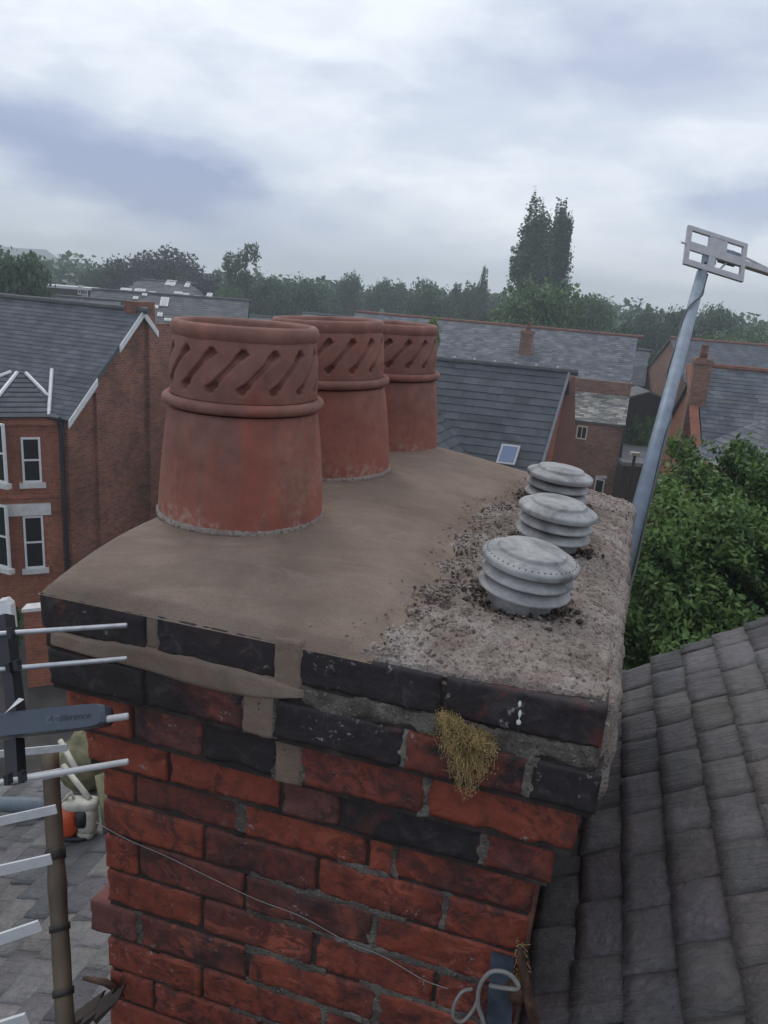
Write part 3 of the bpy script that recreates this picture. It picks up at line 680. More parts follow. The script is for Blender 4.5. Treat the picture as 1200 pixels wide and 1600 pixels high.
# ------------------------------------------------------------------ vent cowls
def make_vent(label, u, v, tilt, dots, dz=0):
    root = thing('vent_cowl', label, 'vent cap', 'grey vent caps on the old mortar')
    p = MB(); p.lathe([(.056, -.02), (.057, .0), (.058, .03), (.060, .04), (.050, .045), (.050, .09)], 64); p.build('pipe', M['vent'], root, smooth=True, uv=False)
    sd = random.random()*50
    wb = lambda a, z, i: .0006*n3(math.cos(a)*3+sd, math.sin(a)*3, z*20)
    for k, (zz_, rr) in enumerate(((.030, .080), (.054, .0795))):
        q = MB(); q.lathe([(.050, zz_+.009), (.062, zz_+.010), (rr-.010, zz_+.006), (rr-.002, zz_-.002), (rr-.0005, zz_-.004), (rr, zz_-.0045), (rr, zz_-.0075), (rr-.0006, zz_-.008), (rr-.003, zz_-.008), (rr-.0035, zz_-.0075), (rr-.012, zz_+.001), (.060, zz_+.005), (.050, zz_+.005)], 96, wb, closed=True)
        q.build('louvre_ring', M['vent'], root, smooth=True, uv=False)
    c = MB(); c.lathe([(.050, .080), (.078, .0745), (.0815, .0705), (.082, .070), (.0832, .070), (.0836, .0708), (.0838, .0775), (.0834, .0790), (.0820, .0808), (.0800, .0822), (.0795, .0825), (.0700, .0862), (.0610, .0890), (.0600, .0893), (.0590, .0905), (.0575, .0940), (.0560, .0952), (.0550, .0955), (.040, .0968), (.020, .0975), (.0002, .0977)], 96, wb)
    c.build('cap', M['vent'], root, smooth=True, uv=False)
    if dots:
        d = MB()
        for k in range(46):
            a = 2*math.pi*k/46; r_ = .0765; cx, cy = r_*math.cos(a), r_*math.sin(a)
            d.box((cx, cy, .0836), (.0011, 0, 0), (0, .0011, 0), (0, 0, .0008))
        d.build('perforation', M['black'], root, uv=False)
    loc = W(u, v, height(u, v)+dz)
    root.location = loc; root.rotation_mode = 'ZXY'; root.rotation_euler = (tilt[0], tilt[1], random.random()*6)
make_vent('grey round vent cap with a dotted rim, nearest the camera', *VENTS[0], (R(3), R(5)), True)
make_vent('grey round vent cap between the dotted one and the farthest one', *VENTS[1], (R(2), R(4.5)), False)
make_vent('grey round vent cap farthest away, against the brick houses', *VENTS[2], (R(1), R(4)), False)

# ------------------------------------------------------------------ tiles and slates
def slates(mb, P0, a, L_, d, S_, nrm, w, gg, th, tints, keep=None, jx=.0, gap=.004, lift=.3, side=False, rnd=.12):
    """courses laid from P0 along a (length L_) and down the slope d (length S_)"""
    a, d, nrm = map(V3, (a, d, nrm)); nr = int(math.ceil(S_/gg))
    for r_ in range(nr):
        s0 = r_*gg; s1 = min((r_+1)*gg, S_); x = -w*(.5 if r_ % 2 else 0)+random.uniform(-jx, jx)*w
        while x < L_:
            ww = w*(1+random.uniform(-jx, jx)*.6); x0 = max(x+gap/2, 0); x1 = min(x+ww-gap/2, L_)
            if x1-x0 > w*.08 and (keep is None or keep((x0+x1)/2, (s0+s1)/2)):
                l0 = th*random.uniform(-lift, lift)*.6; l1 = th*(1+random.uniform(-lift, lift)); l2 = th*(1+random.uniform(-lift, lift)); e = random.uniform(-1, 1)*gg*.03
                A_ = P0+a*x0+d*(s0-gg*.15)+nrm*(l0*.3); B_ = P0+a*x1+d*(s0-gg*.15)+nrm*(l0*.3)
                C_ = P0+a*x1+d*(s1+e)+nrm*l1; D_ = P0+a*x0+d*(s1+e*.6)+nrm*l2
                t = jit(random.choice(tints), rnd)
                q = nrm*th*.95
                mb.add([A_, B_, C_, D_, C_-q, D_-q, A_-q, B_-q], [(0, 3, 2, 1), (3, 5, 4, 2)]+([(0, 6, 5, 3), (1, 2, 4, 7)] if side else []), t)
            x += ww
# our own roof beside and below the chimney (gable verge behind it)
own = thing('slate_roof_house', 'near roof of dark rough stone tiles beside and below the chimney', 'roof')
TH = R(34.5); t40 = math.tan(TH)
D40 = U*math.cos(TH)-V3([0, 0, 1])*math.sin(TH); D20 = U*math.cos(R(20))-V3([0, 0, 1])*math.sin(R(20))
Vp = Vv-U*np.dot(Vv, U); Vp /= np.linalg.norm(Vp)
N40 = np.cross(Vp, D40); N40 /= np.linalg.norm(N40); N40 *= np.sign(N40[2]); N20 = np.cross(Vp, D20); N20 /= np.linalg.norm(N20); N20 *= np.sign(N20[2])
VV0, VV1 = -2.2, 1.38
ztop = lambda u: -.768-(u-.06)*t40
uA = -2.3; ubend = .43
PT = [(.120, .110, .112), (.104, .097, .099), (.142, .130, .132), (.116, .104, .104), (.096, .091, .092), (.130, .121, .124), (.132, .117, .114)]
mt = MB(); random.seed(21)
P0 = W(uA, VV0, ztop(uA)); Ls = (ubend-uA)/math.cos(TH)
def keep_near(x, s):   # leave out what the stack fills
    u = uA+s*math.cos(TH); v = VV0+x; return not (u > .10 and v > .12)
class TB(MB):
    pass
def near_tiles(mb, P0, a, L_, d, S_, nrm, w, gg, keep, pal=None):
    nr = int(S_/gg)+1
    for r_ in range(nr):
        s0 = r_*gg; x = -w*(.5 if r_ % 2 else 0)+random.uniform(-.1, .1)*w
        while x < L_:
            ww = w*random.uniform(.93, 1.05); x0 = max(x, 0)+.0012; x1 = min(x+ww, L_)-.0012
            if x1-x0 > .02 and keep((x0+x1)/2, s0+gg/2):
                nx, ns = 6, 4; vs = []; fs = []; sd = random.random()*99; th = random.uniform(.0055, .009); yaw = random.uniform(-.02, .02); lf = random.uniform(-.001, .0035); tw = random.uniform(-.004, .004)
                for j in range(ns+1):
                    for i in range(nx+1):
                        xx = x0+(x1-x0)*i/nx; ss = s0-.012+(gg+.012)*j/ns+yaw*(xx-(x0+x1)/2)
                        if j == ns: ss += .0055*n3(xx*40, sd, 0)
                        hh = th*.2+(j/ns)*(th+lf)+tw*(i/nx-.5)*j/ns+.0016*n3(sd, ss*90, xx*9)+.0026*n3(xx*22+sd, ss*22, 1)+.0012*n3(xx*60+sd, ss*60, 1)
                        if i in (0, nx) or j == ns: hh -= .0022
                        vs.append(P0+V3(a)*xx+V3(d)*ss+V3(nrm)*hh)
                o = len(vs)
                for i in range(nx+1): vs.append(vs[ns*(nx+1)+i]-V3(nrm)*(th+lf+.003))
                o2 = len(vs)
                for j in range(ns+1): vs.append(vs[j*(nx+1)]-V3(nrm)*.012)
                o3 = len(vs)
                for j in range(ns+1): vs.append(vs[j*(nx+1)+nx]-V3(nrm)*.012)
                for j in range(ns):
                    for i in range(nx): q = j*(nx+1)+i; fs.append((q, q+nx+1, q+nx+2, q+1))
                for i in range(nx): q = ns*(nx+1)+i; fs.append((q, o+i, o+i+1, q+1))
                for j in range(ns):
                    fs.append((j*(nx+1), o2+j, o2+j+1, (j+1)*(nx+1))); fs.append((j*(nx+1)+nx, (j+1)*(nx+1)+nx, o3+j+1, o3+j))
                mb.add(vs, fs, jit(random.choice(pal or PT), .16))
            x += ww
near_tiles(mt, P0, Vp, VV1-VV0, D40, Ls, N40, .152, .098, keep_near)
zb_ = ztop(ubend); P1 = W(ubend, VV0, zb_); PT2 = [(.15, .145, .145), (.125, .122, .125), (.17, .165, .16), (.11, .108, .112), (.19, .18, .175)]
near_tiles(mt, P1, Vp, VV1-VV0, D20, 3.6, N20, .152, .098, lambda x, s: s > .35 or x < 1.9, PT2)
mt.build('tile_covering', M['tile'], own, smooth=True, uv=False)
dk = MB()
u3 = ubend+3.6*math.cos(R(20)); z3 = zb_-3.6*math.sin(R(20)); e = .02
pr = [(uA, ztop(uA)-e), (ubend, zb_-e), (u3, z3-e), (u3, z3-.25), (ubend, zb_-.25), (uA, ztop(uA)-.25)]
a_ = [W(u, VV0+.01, z) for u, z in pr]; c_ = [W(u, VV1-.02, z) for u, z in pr]
dk.add(a_+c_, [(0, 1, 4, 5), (1, 2, 3, 4), (6, 11, 10, 7), (7, 10, 9, 8)]+[(i, 6+i, 6+(i+1) % 6, (i+1) % 6) for i in range(6)])
dk.build('roof_deck', M['timber'], own, uv=False)
gw = MB(); q = [(-2.2, ztop(-2.2)-.25), (ubend, zb_-.25), (u3-.2, z3-.25), (u3-.2, GZ-A[2]), (-2.2, GZ-A[2])]
f_ = [W(u, VV1-.15, z) for u, z in q]; gw.slab(f_, -Vp*3.0); gw.build('gable_wall', M['hbrick'], own)

# ------------------------------------------------------------------ houses
class House: pass
def house(name, label, ridge0, a, L_, b, half, rise, brickm='hbrick', slate_t=((.085, .092, .105), (.07, .077, .09)), w=.3, gg=.2, th=.012, over=.18, ridgem='ridge', rear=None, group=None, gr=None, slmat='slate', hip=0, front=True):
    """ridge0: one end of the ridge; a: along it; b: horizontal towards the front eaves"""
    H = House(); a = V3(a, dtype=float); a /= np.linalg.norm(a); b = V3(b, dtype=float); b /= np.linalg.norm(b)
    H.root = thing(name, label, 'house', group); H.R = V3(ridge0); H.a = a; H.b = b; H.half = half; H.rise = rise; H.L = L_
    ez = H.R[2]-rise; H.ez = ez; rh = rear or half; rr = rise
    gz = (gr if gr is not None else GZ)
    p = MB()
    fl_, fr_ = H.R+b*half-V3([0, 0, rise]), H.R+a*L_+b*half-V3([0, 0, rise]); bl_, br_ = H.R-b*rh-V3([0, 0, rr]), H.R+a*L_-b*rh-V3([0, 0, rr])
    dz = V3([0, 0, .10]); R0, R1 = H.R-dz+a*hip, H.R+a*(L_-hip)-dz
    dn = lambda q: V3([q[0], q[1], gz])
    vs = [dn(fl_), dn(fr_), dn(br_), dn(bl_), fl_-dz, fr_-dz, br_-dz, bl_-dz, R0, R1]
    p.add(vs, [(0, 1, 5, 4), (2, 3, 7, 6), (1, 2, 6, 9, 5), (3, 0, 4, 8, 7), (4, 5, 9, 8), (6, 7, 8, 9)] if hip == 0 else [(0, 1, 5, 4), (2, 3, 7, 6), (1, 2, 6, 5), (3, 0, 4, 7), (4, 5, 9, 8), (6, 7, 8, 9), (5, 6, 9), (7, 4, 8)])
    H.wall = p.build('wall', M[brickm], H.root)
    rm = MB(); vo = .12
    for sgn, hf in ((1, half), (-1, rh)):
        d = b*sgn*hf-V3([0, 0, rise]); sl = np.linalg.norm(d); d /= sl; n_ = np.cross(a, d); n_ *= np.sign(n_[2]); n_ /= np.linalg.norm(n_)
        P = H.R-a*vo; LL = L_+2*vo; SL = sl+over
        kp = None
        if hip: kp = lambda x, s, LL=LL, SL=SL: (x > hip*(1-s/SL)) and (x < LL-hip*(1-s/SL))
        slates(rm, P+n_*.02, a, LL, d, SL, n_, w, gg, th, slate_t, kp, .15, .004)
        if not hip:
            c0, c1, c2, c3 = P+n_*.015, P+a*LL+n_*.015, P+a*LL+d*SL+n_*.015, P+d*SL+n_*.015
            rm.slab([c0, c1, c2, c3], -n_*.10, jit(slate_t[0], .05))
        if sgn == 1: H.n = n_; H.d = d; H.SL = SL
    if hip:
        for e_, s_ in ((0, 1), (1, -1)):
            apx = H.R+a*(hip if e_ == 0 else L_-hip)+V3([0, 0, .02]); k0 = H.R+a*(0 if e_ == 0 else L_)+b*(half+over)-V3([0, 0, rise*1.03]); k1 = H.R+a*(0 if e_ == 0 else L_)-b*(rh+over)-V3([0, 0, rise*1.03])
            for q in range(16):
                t0, t1 = q/16, (q+1)/16
                rm.quad(apx+(k0-apx)*t0+V3([0, 0, .0]), apx+(k1-apx)*t0, apx+(k1-apx)*t1+V3([0, 0, .03]), apx+(k0-apx)*t1+V3([0, 0, .03]), jit(slate_t[1], .08))
    H.roof = rm.build('roof', M[slmat], H.root)
    rt = MB(); x = -vo+hip
    while x < L_+vo-hip:
        c = H.R+a*(x+.22)+V3([0, 0, .03]); j = random.uniform(-.006, .006)
        rt.tube([c-a*.222+V3([0, 0, j]), c+a*.222+V3([0, 0, j])], .10, 8); x += .45
    H.ridge = rt.build('ridge_tiles', M[ridgem], H.roof)
    return H
def prism_box(mb, P, a, b, la, lb, z0, z1, tint=None):
    P, a, b = map(V3, (P, a, b)); p = [P, P+a*la, P+a*la+b*lb, P+b*lb]
    mb.hexa([V3([q[0], q[1], z0]) for q in p]+[V3([q[0], q[1], z1]) for q in p], tint)
def window(parent, P, a, nrm, w_, h_, sash=True, sill=True, head=None, bars=0, frame=.055, fm='white'):
    """P lower-left corner of the opening on the wall face; a along the wall; nrm out of the wall"""
    P, a, nrm = map(V3, (P, a, nrm)); z = V3([0, 0, 1.])
    fr = MB(); d = nrm*.02; c = P+a*w_/2+z*h_/2+nrm*.012
    for s in (-1, 1): fr.box(c+a*s*(w_/2-frame/2), a*frame/2, nrm*.035, z*h_/2)
    for s in (-1, 1): fr.box(c+z*s*(h_/2-frame/2), a*(w_/2-frame), nrm*.034, z*frame/2)
    if sash: fr.box(c, a*(w_/2-frame), nrm*.030, z*frame*.45)
    for k in range(bars): fr.box(c+a*w_*((k+1)/(bars+1)-.5), a*frame*.3, nrm*.028, z*(h_/2-frame))
    f = fr.build('window', M[fm], parent, uv=False)
    gl = MB(); gl.box(c-nrm*.004, a*(w_/2-frame*.5), nrm*.008, z*(h_/2-frame*.5)); gl.build('pane', M['glass'], f, uv=False)
    if sill: sm = MB(); sm.box(P+a*w_/2-z*.07+nrm*.04, a*(w_/2+.09), nrm*.085, z*.068); sm.build('sill', M['sill'], f, uv=False)
    return f
def skylight(parent, H, x, y, w_, h_, mat='skyglass', frm='aludull'):
    P = hit(x, y, H.R+H.n*.04, H.n); fr = MB(); a, d, n_ = H.a, H.d, H.n
    fr.box(P, a*w_/2, d*h_/2, n_*.05); f = fr.build('skylight', M[frm], parent, uv=False)
    gl = MB(); gl.box(P+n_*.012, a*(w_/2-.06), d*(h_/2-.07), n_*.05); gl.build('pane', M[mat], f, uv=False)
def chimney(parent, P, a, b, la, lb, z0, z1, brickm='hbrick2', pots=2, collar=True, name='chimney'):
    mb = MB(); prism_box(mb, P, a, b, la, lb, z0, z1-.18)
    a = V3(a); b = V3(b)
    if collar:
        prism_box(mb, V3(P)-a*.04-b*.04, a, b, la+.08, lb+.08, z1-.18, z1-.06); prism_box(mb, V3(P)+a*.01+b*.01, a, b, la-.02, lb-.02, z1-.06, z1)
    c = mb.build(name, M[brickm], parent)
    for k in range(pots):
        q = MB(); ct = V3(P)+a*la*((k+.5)/pots)+b*lb/2
        q.tube([V3([ct[0], ct[1], z1]), V3([ct[0], ct[1], z1+.2]), V3([ct[0], ct[1], z1+.38]), V3([ct[0], ct[1], z1+.4])], [.13, .11, .10, .12], 12); q.build('pot', M['ridgered'], c, smooth=True, uv=False)
    return c

# --- house on the left with the bay
random.seed(31)
C = at(105, 652, 20.); gv = V3([math.sin(R(20)), math.cos(R(20)), 0]); fv = V3([-gv[1], gv[0], 0])
hf = 3.0; rise = 2.72
Ridge = C+gv*hf+V3([0, 0, rise])+fv*0
SL1 = ((.086, .094, .110), (.074, .082, .097), (.096, .104, .12), (.080, .088, .102))
H1 = house('gabled_brick_house', 'red brick house on the left with a slate roof, white bargeboards and a bay window', Ridge+fv*9.0, -fv, 9.0, -gv, hf, rise, 'hbrick', SL1, .3, .16, .012, .10)
def board(p, q, wd=.20, out=None):
    bb = MB()
    p, q = V3(p), V3(q); n_ = -fv; dn = V3([0, 0, -1.])*wd
    bb.slab([p+n_*.14, q+n_*.14, q+n_*.14+dn, p+n_*.14+dn], n_*.035); bb.build('bargeboard', M['white'], H1.root, uv=False)
ap = C+gv*hf+V3([0, 0, rise+.05]); ft = C+V3([0, 0, .02])-gv*.12-V3([0, 0, .08]); rf = C+gv*2*hf
board(ft, ft+(ap-ft)*.36); board(ft+(ap-ft)*.66, ap); board(ap, ap+(rf-ap)*.22); board(ap+(rf-ap)*.50, rf+(rf-ap)*.03)
# chimney breasts on the gable wall and the stack above it
br = MB()
for s0, s1, zt_ in ((.75, 2.15, -2.6), (2.05, 3.55, -2.0), (3.45, 4.9, -1.6)):
    pass
prism_box(br, C+gv*1.0-fv*.005, gv, -fv, 1.35, .10, GZ, C[2]+.55); prism_box(br, C+gv*3.25-fv*.005, gv, -fv, 1.5, .14, GZ, C[2]+rise-.35)
br.build('chimney_breast', M['hbrick'], H1.wall)
chimney(H1.root, C+gv*2.86+fv*.42, gv, -fv, .88, .40, C[2]+rise-1.1, at(228, 462, 23)[2], 'hbrick', 0, False)
# downpipe on the corner
dp = MB(); dp.tube([C-gv*.10+fv*.12+V3([0, 0, -.1]), V3([(C-gv*.10+fv*.12)[0], (C-gv*.10+fv*.12)[1], GZ])], .05, 8); dp.build('downpipe', M['black'], H1.root, uv=False)
gt = MB(); gt.tube([C-gv*.16+fv*.1+V3([0, 0, -.04]), C-gv*.16+fv*9+V3([0, 0, -.04])], .055, 8); gt.build('gutter', M['black'], H1.root, uv=False)
# the bay: cant facing us, front, far cant
cant = (-fv*1.0*0+(fv-gv)/math.sqrt(2)); B0 = C+fv*.30-gv*.02; B1 = B0+cant*1.75; B2 = B1+fv*1.9; B3 = B2+(fv+gv)/math.sqrt(2)*1.75
bayz = C[2]-.06
bm = MB(); pts = [B0, B1, B2, B3]
lo = [V3([p[0], p[1], GZ]) for p in pts]; hi = [V3([p[0], p[1], bayz]) for p in pts]
bm.add(lo+hi, [(0, 1, 5, 4), (1, 2, 6, 5), (2, 3, 7, 6), (4, 5, 6, 7)]); bay = bm.build('bay', M['hbrick2'], H1.root)
cn = V3([cant[1], -cant[0], 0]); cn *= -1 if np.dot(cn, B0) > 0 else 1     # outward, towards the camera
def on_wall(x, y, P, nn): return hit(x, y, P, nn)
for (xl, yt, xr, yb) in ((36, 683, 66, 753), (40, 806, 71, 886)):
    p = hit(xl, yb, B0, cn); q = hit(xr, yb, B0, cn); t_ = hit(xl, yt, B0, cn); ww = abs(np.dot(q-p, cant)); lft = p if np.dot(p, cant) > np.dot(q, cant) else q
    lft = V3([p[0], p[1], min(p[2], q[2])])
    window(bay, lft, -cant, cn, ww, t_[2]-lft[2])
fn = -gv
for zc, hh in ((bayz-1.95, 1.55), (bayz-4.85, 1.75)):
    xr_, yb_ = (12, 755) if hh < 1.6 else (17, 888); pr2 = hit(xr_, yb_, B1, fn); window(bay, V3([*(pr2+fv*.85)[:2], pr2[2]]), -fv, fn, .85, hh)
# stone lintel band of the lower bay window and string courses
lb = MB()
zl = hit(50, 806, B0, cn)[2]
lb.box((B0+B1)/2*V3([1, 1, 0])+V3([0, 0, zl+.19])+cn*.03+cant*.12, cant*.72, cn*.05, V3([0, 0, .16])); lb.box((B1+B2)/2*V3([1, 1, 0])+V3([0, 0, zl+.19])+fn*.03, fv*.92, fn*.05, V3([0, 0, .16]))
lb.build('lintel', M['sill'], bay, uv=False)
for zz_ in (bayz-2.1, bayz-2.5, bayz-.12):
    sc = MB()
    sc.box((B0+B1)/2*V3([1, 1, 0])+V3([0, 0, zz_])+cn*.02, cant*.86, cn*.045, V3([0, 0, .06])); sc.box((B1+B2)/2*V3([1, 1, 0])+V3([0, 0, zz_])+fn*.02, fv*.98, fn*.045, V3([0, 0, .06])); sc.build('string_course', M['hbrick2'], bay)
apx = hit(32, 577, H1.R+H1.n*.05, H1.n)
brf = MB(); ov = 1.10; cc = (B0+B3)/2
eav = [cc+(p-cc)*ov for p in pts]; eav = [V3([p[0], p[1], bayz+.03]) for p in eav]; eav[0] = eav[0]+gv*.15; eav[3] = eav[3]+gv*.15
for p, q in zip(eav, eav[1:]):
    for k in range(10):
        t0, t1 = k/10, (k+1)/10
        for m_ in range(5):
            s0, s1 = m_/5, (m_+1)/5
            def pt(s, t, l): e_ = p+(q-p)*s; return apx+(e_-apx)*t+V3([0, 0, l])
            brf.quad(pt(s0, t0, 0), pt(s0, t1, .02), pt(s1, t1, .02), pt(s1, t0, 0), jit((.055, .062, .078), .2))
brf.poly(eav[::-1], SL1[0]+(0,)); bro = brf.build('bay_roof', M['slate'], bay)
hp_ = MB()
for e_ in eav[1:3]: hp_.tube([apx+(e_-apx)*.1+V3([0, 0, .03]), e_+V3([0, 0, .05])], .055, 6)
hp_.tube([apx+(eav[0]-apx)*.12+V3([0, 0, .05]), apx+(eav[0]-apx)*.9+V3([0, 0, .05])], .05, 6)
hp_.build('hip_flashing', M['white'], bro, uv=False)
vt = MB(); P_ = hit(81, 577, H1.R+H1.n*.06, H1.n); Q_ = hit(76, 650, H1.R+H1.n*.06, H1.n); vt.tube([P_, Q_+V3([0, 0, .02])], .05, 6); vt.build('valley_flashing', M['white'], H1.roof, uv=False)

# --- roof with the roof window in the centre
random.seed(41)
a2 = V3([.975, -.2, 0]); b2 = V3([-.37, -.93, 0]); b2 /= np.linalg.norm(b2)
RR = at(895, 583, 23.)
SL2 = ((.070, .077, .088), (.062, .069, .078), (.078, .085, .096))
H2 = house('dark_tiled_house', 'house behind the vent caps with a dark grey tiled roof and one small roof window', RR-a2/np.linalg.norm(a2)*8.72, a2, 8.5, b2, 3.8, 3.8, 'hbrick2', SL2, .42, .27, .022, .15, rear=3.0)
skylight(H2.root, H2, 794, 711, .52, .66, frm='whitepl')
for k in range(11):
    vt = MB(); c_ = H2.R+a2*(8.3-k*.62)+V3([0, 0, .12]); vt.box(c_, V3(a2)*.03, V3(b2)*.05, V3([0, 0, .04])); vt.build('ridge_clip', M['aludull'], H2.roof, uv=False)
vm = MB(); vm.tube([H2.R+a2*8.62/np.linalg.norm(a2)+H2.n*.05, H2.R+a2*8.62/np.linalg.norm(a2)+H2.d*H2.SL+H2.n*.05], .045, 6); vm.build('verge_strip', M['lead'], H2.roof, uv=False)
# its lower cross wing on the left
Vt = hit(683, 640, H2.R, H2.n); Vl = hit(742, 727, H2.R, H2.n)
Pr = Vt+(Vt-Vl)*.45; hw = abs(np.dot(Vl-Pr, V3([-b2[1], b2[0], 0]))); perp = V3([-b2[1], b2[0], 0]); perp *= np.sign(perp[0])
H2b = house('tiled_cross_wing', 'small cross wing roof with a valley gutter, just right of the farthest chimney pot', Pr-b2*.2, b2, 3.4, perp, hw, Pr[2]-Vl[2], 'hbrick2', SL2, .42, .27, .022, .1)
# rendered gable beyond it
random.seed(42)
g1, g2, g3, g4 = at(899, 588, 23.6), at(897, 800, 22.6), at(825, 800, 22.4), at(893, 588, 23.6)
gb = MB(); gb.slab([g4, g3, g2, g1], V3([.0, .35, 0])); tag(gb.build('rendered_gable_wall', M['render']), 'tall smooth red rendered wall wedged behind the right verge of the dark tiled roof', 'wall')

# --- terrace behind
T0 = onz(600, 492.5, -1.75)*(44/51.); T0 = at(560, 489, 46.5); T1 = at(993, 527, 42.0)
at_ = (T1-T0); at_[2] = 0; Lt = np.linalg.norm(at_); at_ /= Lt; bt_ = V3([at_[1], -at_[0], 0]); bt_ *= -np.sign(bt_[1]) if bt_[1] > 0 else 1
zr = (T0[2]+T1[2])/2
SL3 = ((.115, .125, .145), (.085, .093, .11), (.15, .16, .18), (.10, .105, .12), (.13, .13, .14))
H3 = house('slate_roofed_terrace', 'long brick terrace with a mottled pale slate roof and one brick chimney', V3([T0[0], T0[1], T1[2]]), at_, Lt, bt_, 4.2, 2.05, 'hbrick3', SL3, .3, .2, .012, .15, ridgem='ridgered')
cp = at(811, 545, 41.0); chimney(H3.root, cp, at_, -bt_, .62, .6, -4.0, at(825, 516, 41.0)[2], 'hbrick3', 1)
# lean-to and rear wing with the mossy roof
wl = at(903, 655, 35.5); wr = at(975, 657, 35.5); wt = (wr-wl); wlen = np.linalg.norm(wt[:2])
zt_w = at(903, 612, 38.2)[2]; zb_w = wl[2]
Pw = V3([wl[0]-1.2*at_[0], wl[1]-1.2*at_[1], 0]); wa = at_; Lw = wlen+1.2
wing = thing('rear_wing', 'brick rear wing of the terrace under a pale mossy lean-to roof', 'house')
wm = MB(); prism_box(wm, Pw, wa, -bt_, Lw, 3.4, GZ, zb_w-.05); wm.build('wall', M['hbrick3'], wing)
rm = MB(); d_ = V3([*(bt_[:2]*2.9), zb_w-zt_w]); sl_ = np.linalg.norm(d_); d_ = d_/sl_; n_ = np.cross(wa, d_); n_ *= np.sign(n_[2])
PT_ = V3([Pw[0], Pw[1], 0])-bt_*2.9+V3([0, 0, zt_w])
slates(rm, PT_, wa, Lw, d_, sl_+.1, n_, .28, .18, .012, ((.24, .24, .21), (.15, .15, .14), (.30, .30, .27), (.19, .18, .16), (.11, .10, .11)), None, .2, rnd=.25)
rm.slab([PT_, PT_+wa*Lw, PT_+wa*Lw+d_*(sl_+.1), PT_+d_*(sl_+.1)], -n_*.1, (.15, .15, .14, 0)); rm.build('roof', M['slate_moss'], wing)
up = MB(); prism_box(up, V3([Pw[0], Pw[1], 0])-bt_*2.9, wa, -bt_, Lw, 1.3, zb_w-.3, H3.ez+.02); up.build('upper_wall', M['hbrick3'], wing)
dpp = MB(); q_ = V3([*(Pw+wa*Lw+bt_*.08)[:2], 0]); dpp.tube([q_+V3([0, 0, zb_w]), q_+V3([0, 0, GZ])], .06, 6); dpp.build('downpipe', M['black'], wing, uv=False)
wn_ = bt_
def wwin(xl, yt, xr, yb, **k):
    P = Pw+V3([0, 0, zb_w]); p = hit(xl, yb, P, wn_); q = hit(xr, yb, P, wn_); t_ = hit(xl, yt, P, wn_); window(wing, V3([p[0], p[1], (p[2]+q[2])/2]), wa, wn_, np.linalg.norm((q-p)[:2]), t_[2]-p[2], **k)
wwin(899, 665, 916, 686, bars=1, sill=False, sash=False, fm='cream'); wwin(926, 748, 941, 776, sash=False)
for rr_ in ((930, 742, 948, 748),):
    lm = MB(); p = hit(rr_[0], rr_[3], Pw+bt_*.05+V3([0, 0, zb_w]), wn_); q = hit(rr_[2], rr_[3], Pw+bt_*.05+V3([0, 0, zb_w]), wn_); lm.slab([p, q, q+V3([0, 0, .14]), p+V3([0, 0, .14])], -bt_*.04); lm.build('lintel', M['sill'], wing, uv=False)
# --- next bit of terrace, right of it
random.seed(44)
r6 = at(985, 546, 52.); H6 = house('end_terrace_house', 'narrow slice of brick house with slate roof seen past the end of the pale terrace', r6-at_*1.2, at_, 2.3, bt_, 3.2, 1.9, 'hbrick2', ((.10, .11, .13), (.085, .09, .11)), .3, .2)
# shed with a pale gabled roof
s0 = at(1012, 611, 46.); sh = thing('garden_shed', 'dark shed with a pale low gabled roof, left of the leaning pole', 'shed')
sm_ = MB(); prism_box(sm_, s0-V3([1.25, 0, 0]), (1, 0, 0), (0, 1, 0), 2.7, 3, GZ, s0[2]-.5); sm_.poly([s0+V3([-1.25, 0, -.5]), s0+V3([1.45, 0, -.5]), s0+V3([.1, 0, -.05])]); sm_.build('wall', M['timber'], sh, uv=False)
rf_ = MB(); 
for sx in (-1, 1): rf_.slab([s0+V3([.1, -.15, .02]), s0+V3([.1, 3.1, .02]), s0+V3([.1+sx*1.5, 3.1, -.52]), s0+V3([.1+sx*1.5, -.15, -.52])], V3([0, 0, -.10]))
rf_.build('roof', M['flatroof'], sh, uv=False)
# garage and yard bits below
gq = at(968, 700, 36.5); gr_ = thing('flat_roofed_garage', 'dark flat-roofed garage with a grey top beside the brick rear wing', 'garage')
x0_ = at(962, 722, 34.)
gm = MB(); prism_box(gm, V3([x0_[0]+.35, x0_[1], 0]), (1, .0, 0), (0, 1, 0), 2.9, 5., GZ, x0_[2]-.12); gm.build('wall', M['timber'], gr_, uv=False)
gm = MB(); prism_box(gm, V3([x0_[0]+.30, x0_[1]-.1, 0]), (1, 0, 0), (0, 1, 0), 3.0, 5.2, x0_[2]-.12, x0_[2]+.05); gm.build('roof', M['flatroof'], gr_, uv=False)
# right-hand houses
random.seed(46)
r4 = at(1050, 529, 46.); H4 = house('far_slate_house', 'long slate-roofed house farthest right, under the line of trees', r4, (1, -.06, 0), 14, (-.06, -1, 0), 4.0, 2.0, 'hbrick3', ((.10, .108, .13), (.085, .092, .11)), .3, .2, ridgem='ridgered')
random.seed(47)
r5 = at(1093, 572, 26.); a5 = V3([.985, -.17, 0]); a5 /= np.linalg.norm(a5); b5 = V3([-.17, -.985, 0])
SL5 = ((.085, .098, .115), (.105, .115, .13), (.13, .135, .145), (.075, .085, .10))
H5 = house('brick_chimney_house', 'slate-roofed house on the right with a banded brick chimney at its gable', r5, a5, 9, b5, 4.6, 3.1, 'hbrick2', SL5, .34, .2, ridgem='ridgered', over=.15)
q5 = at(1079, 640, 25.2); chimney(H5.root, V3([*at(1080, 600, 24.4)[:2], 0]), a5, -b5, .52, .5, -5.0, at(1095, 560, 24.4)[2], 'hbrick3', 1)
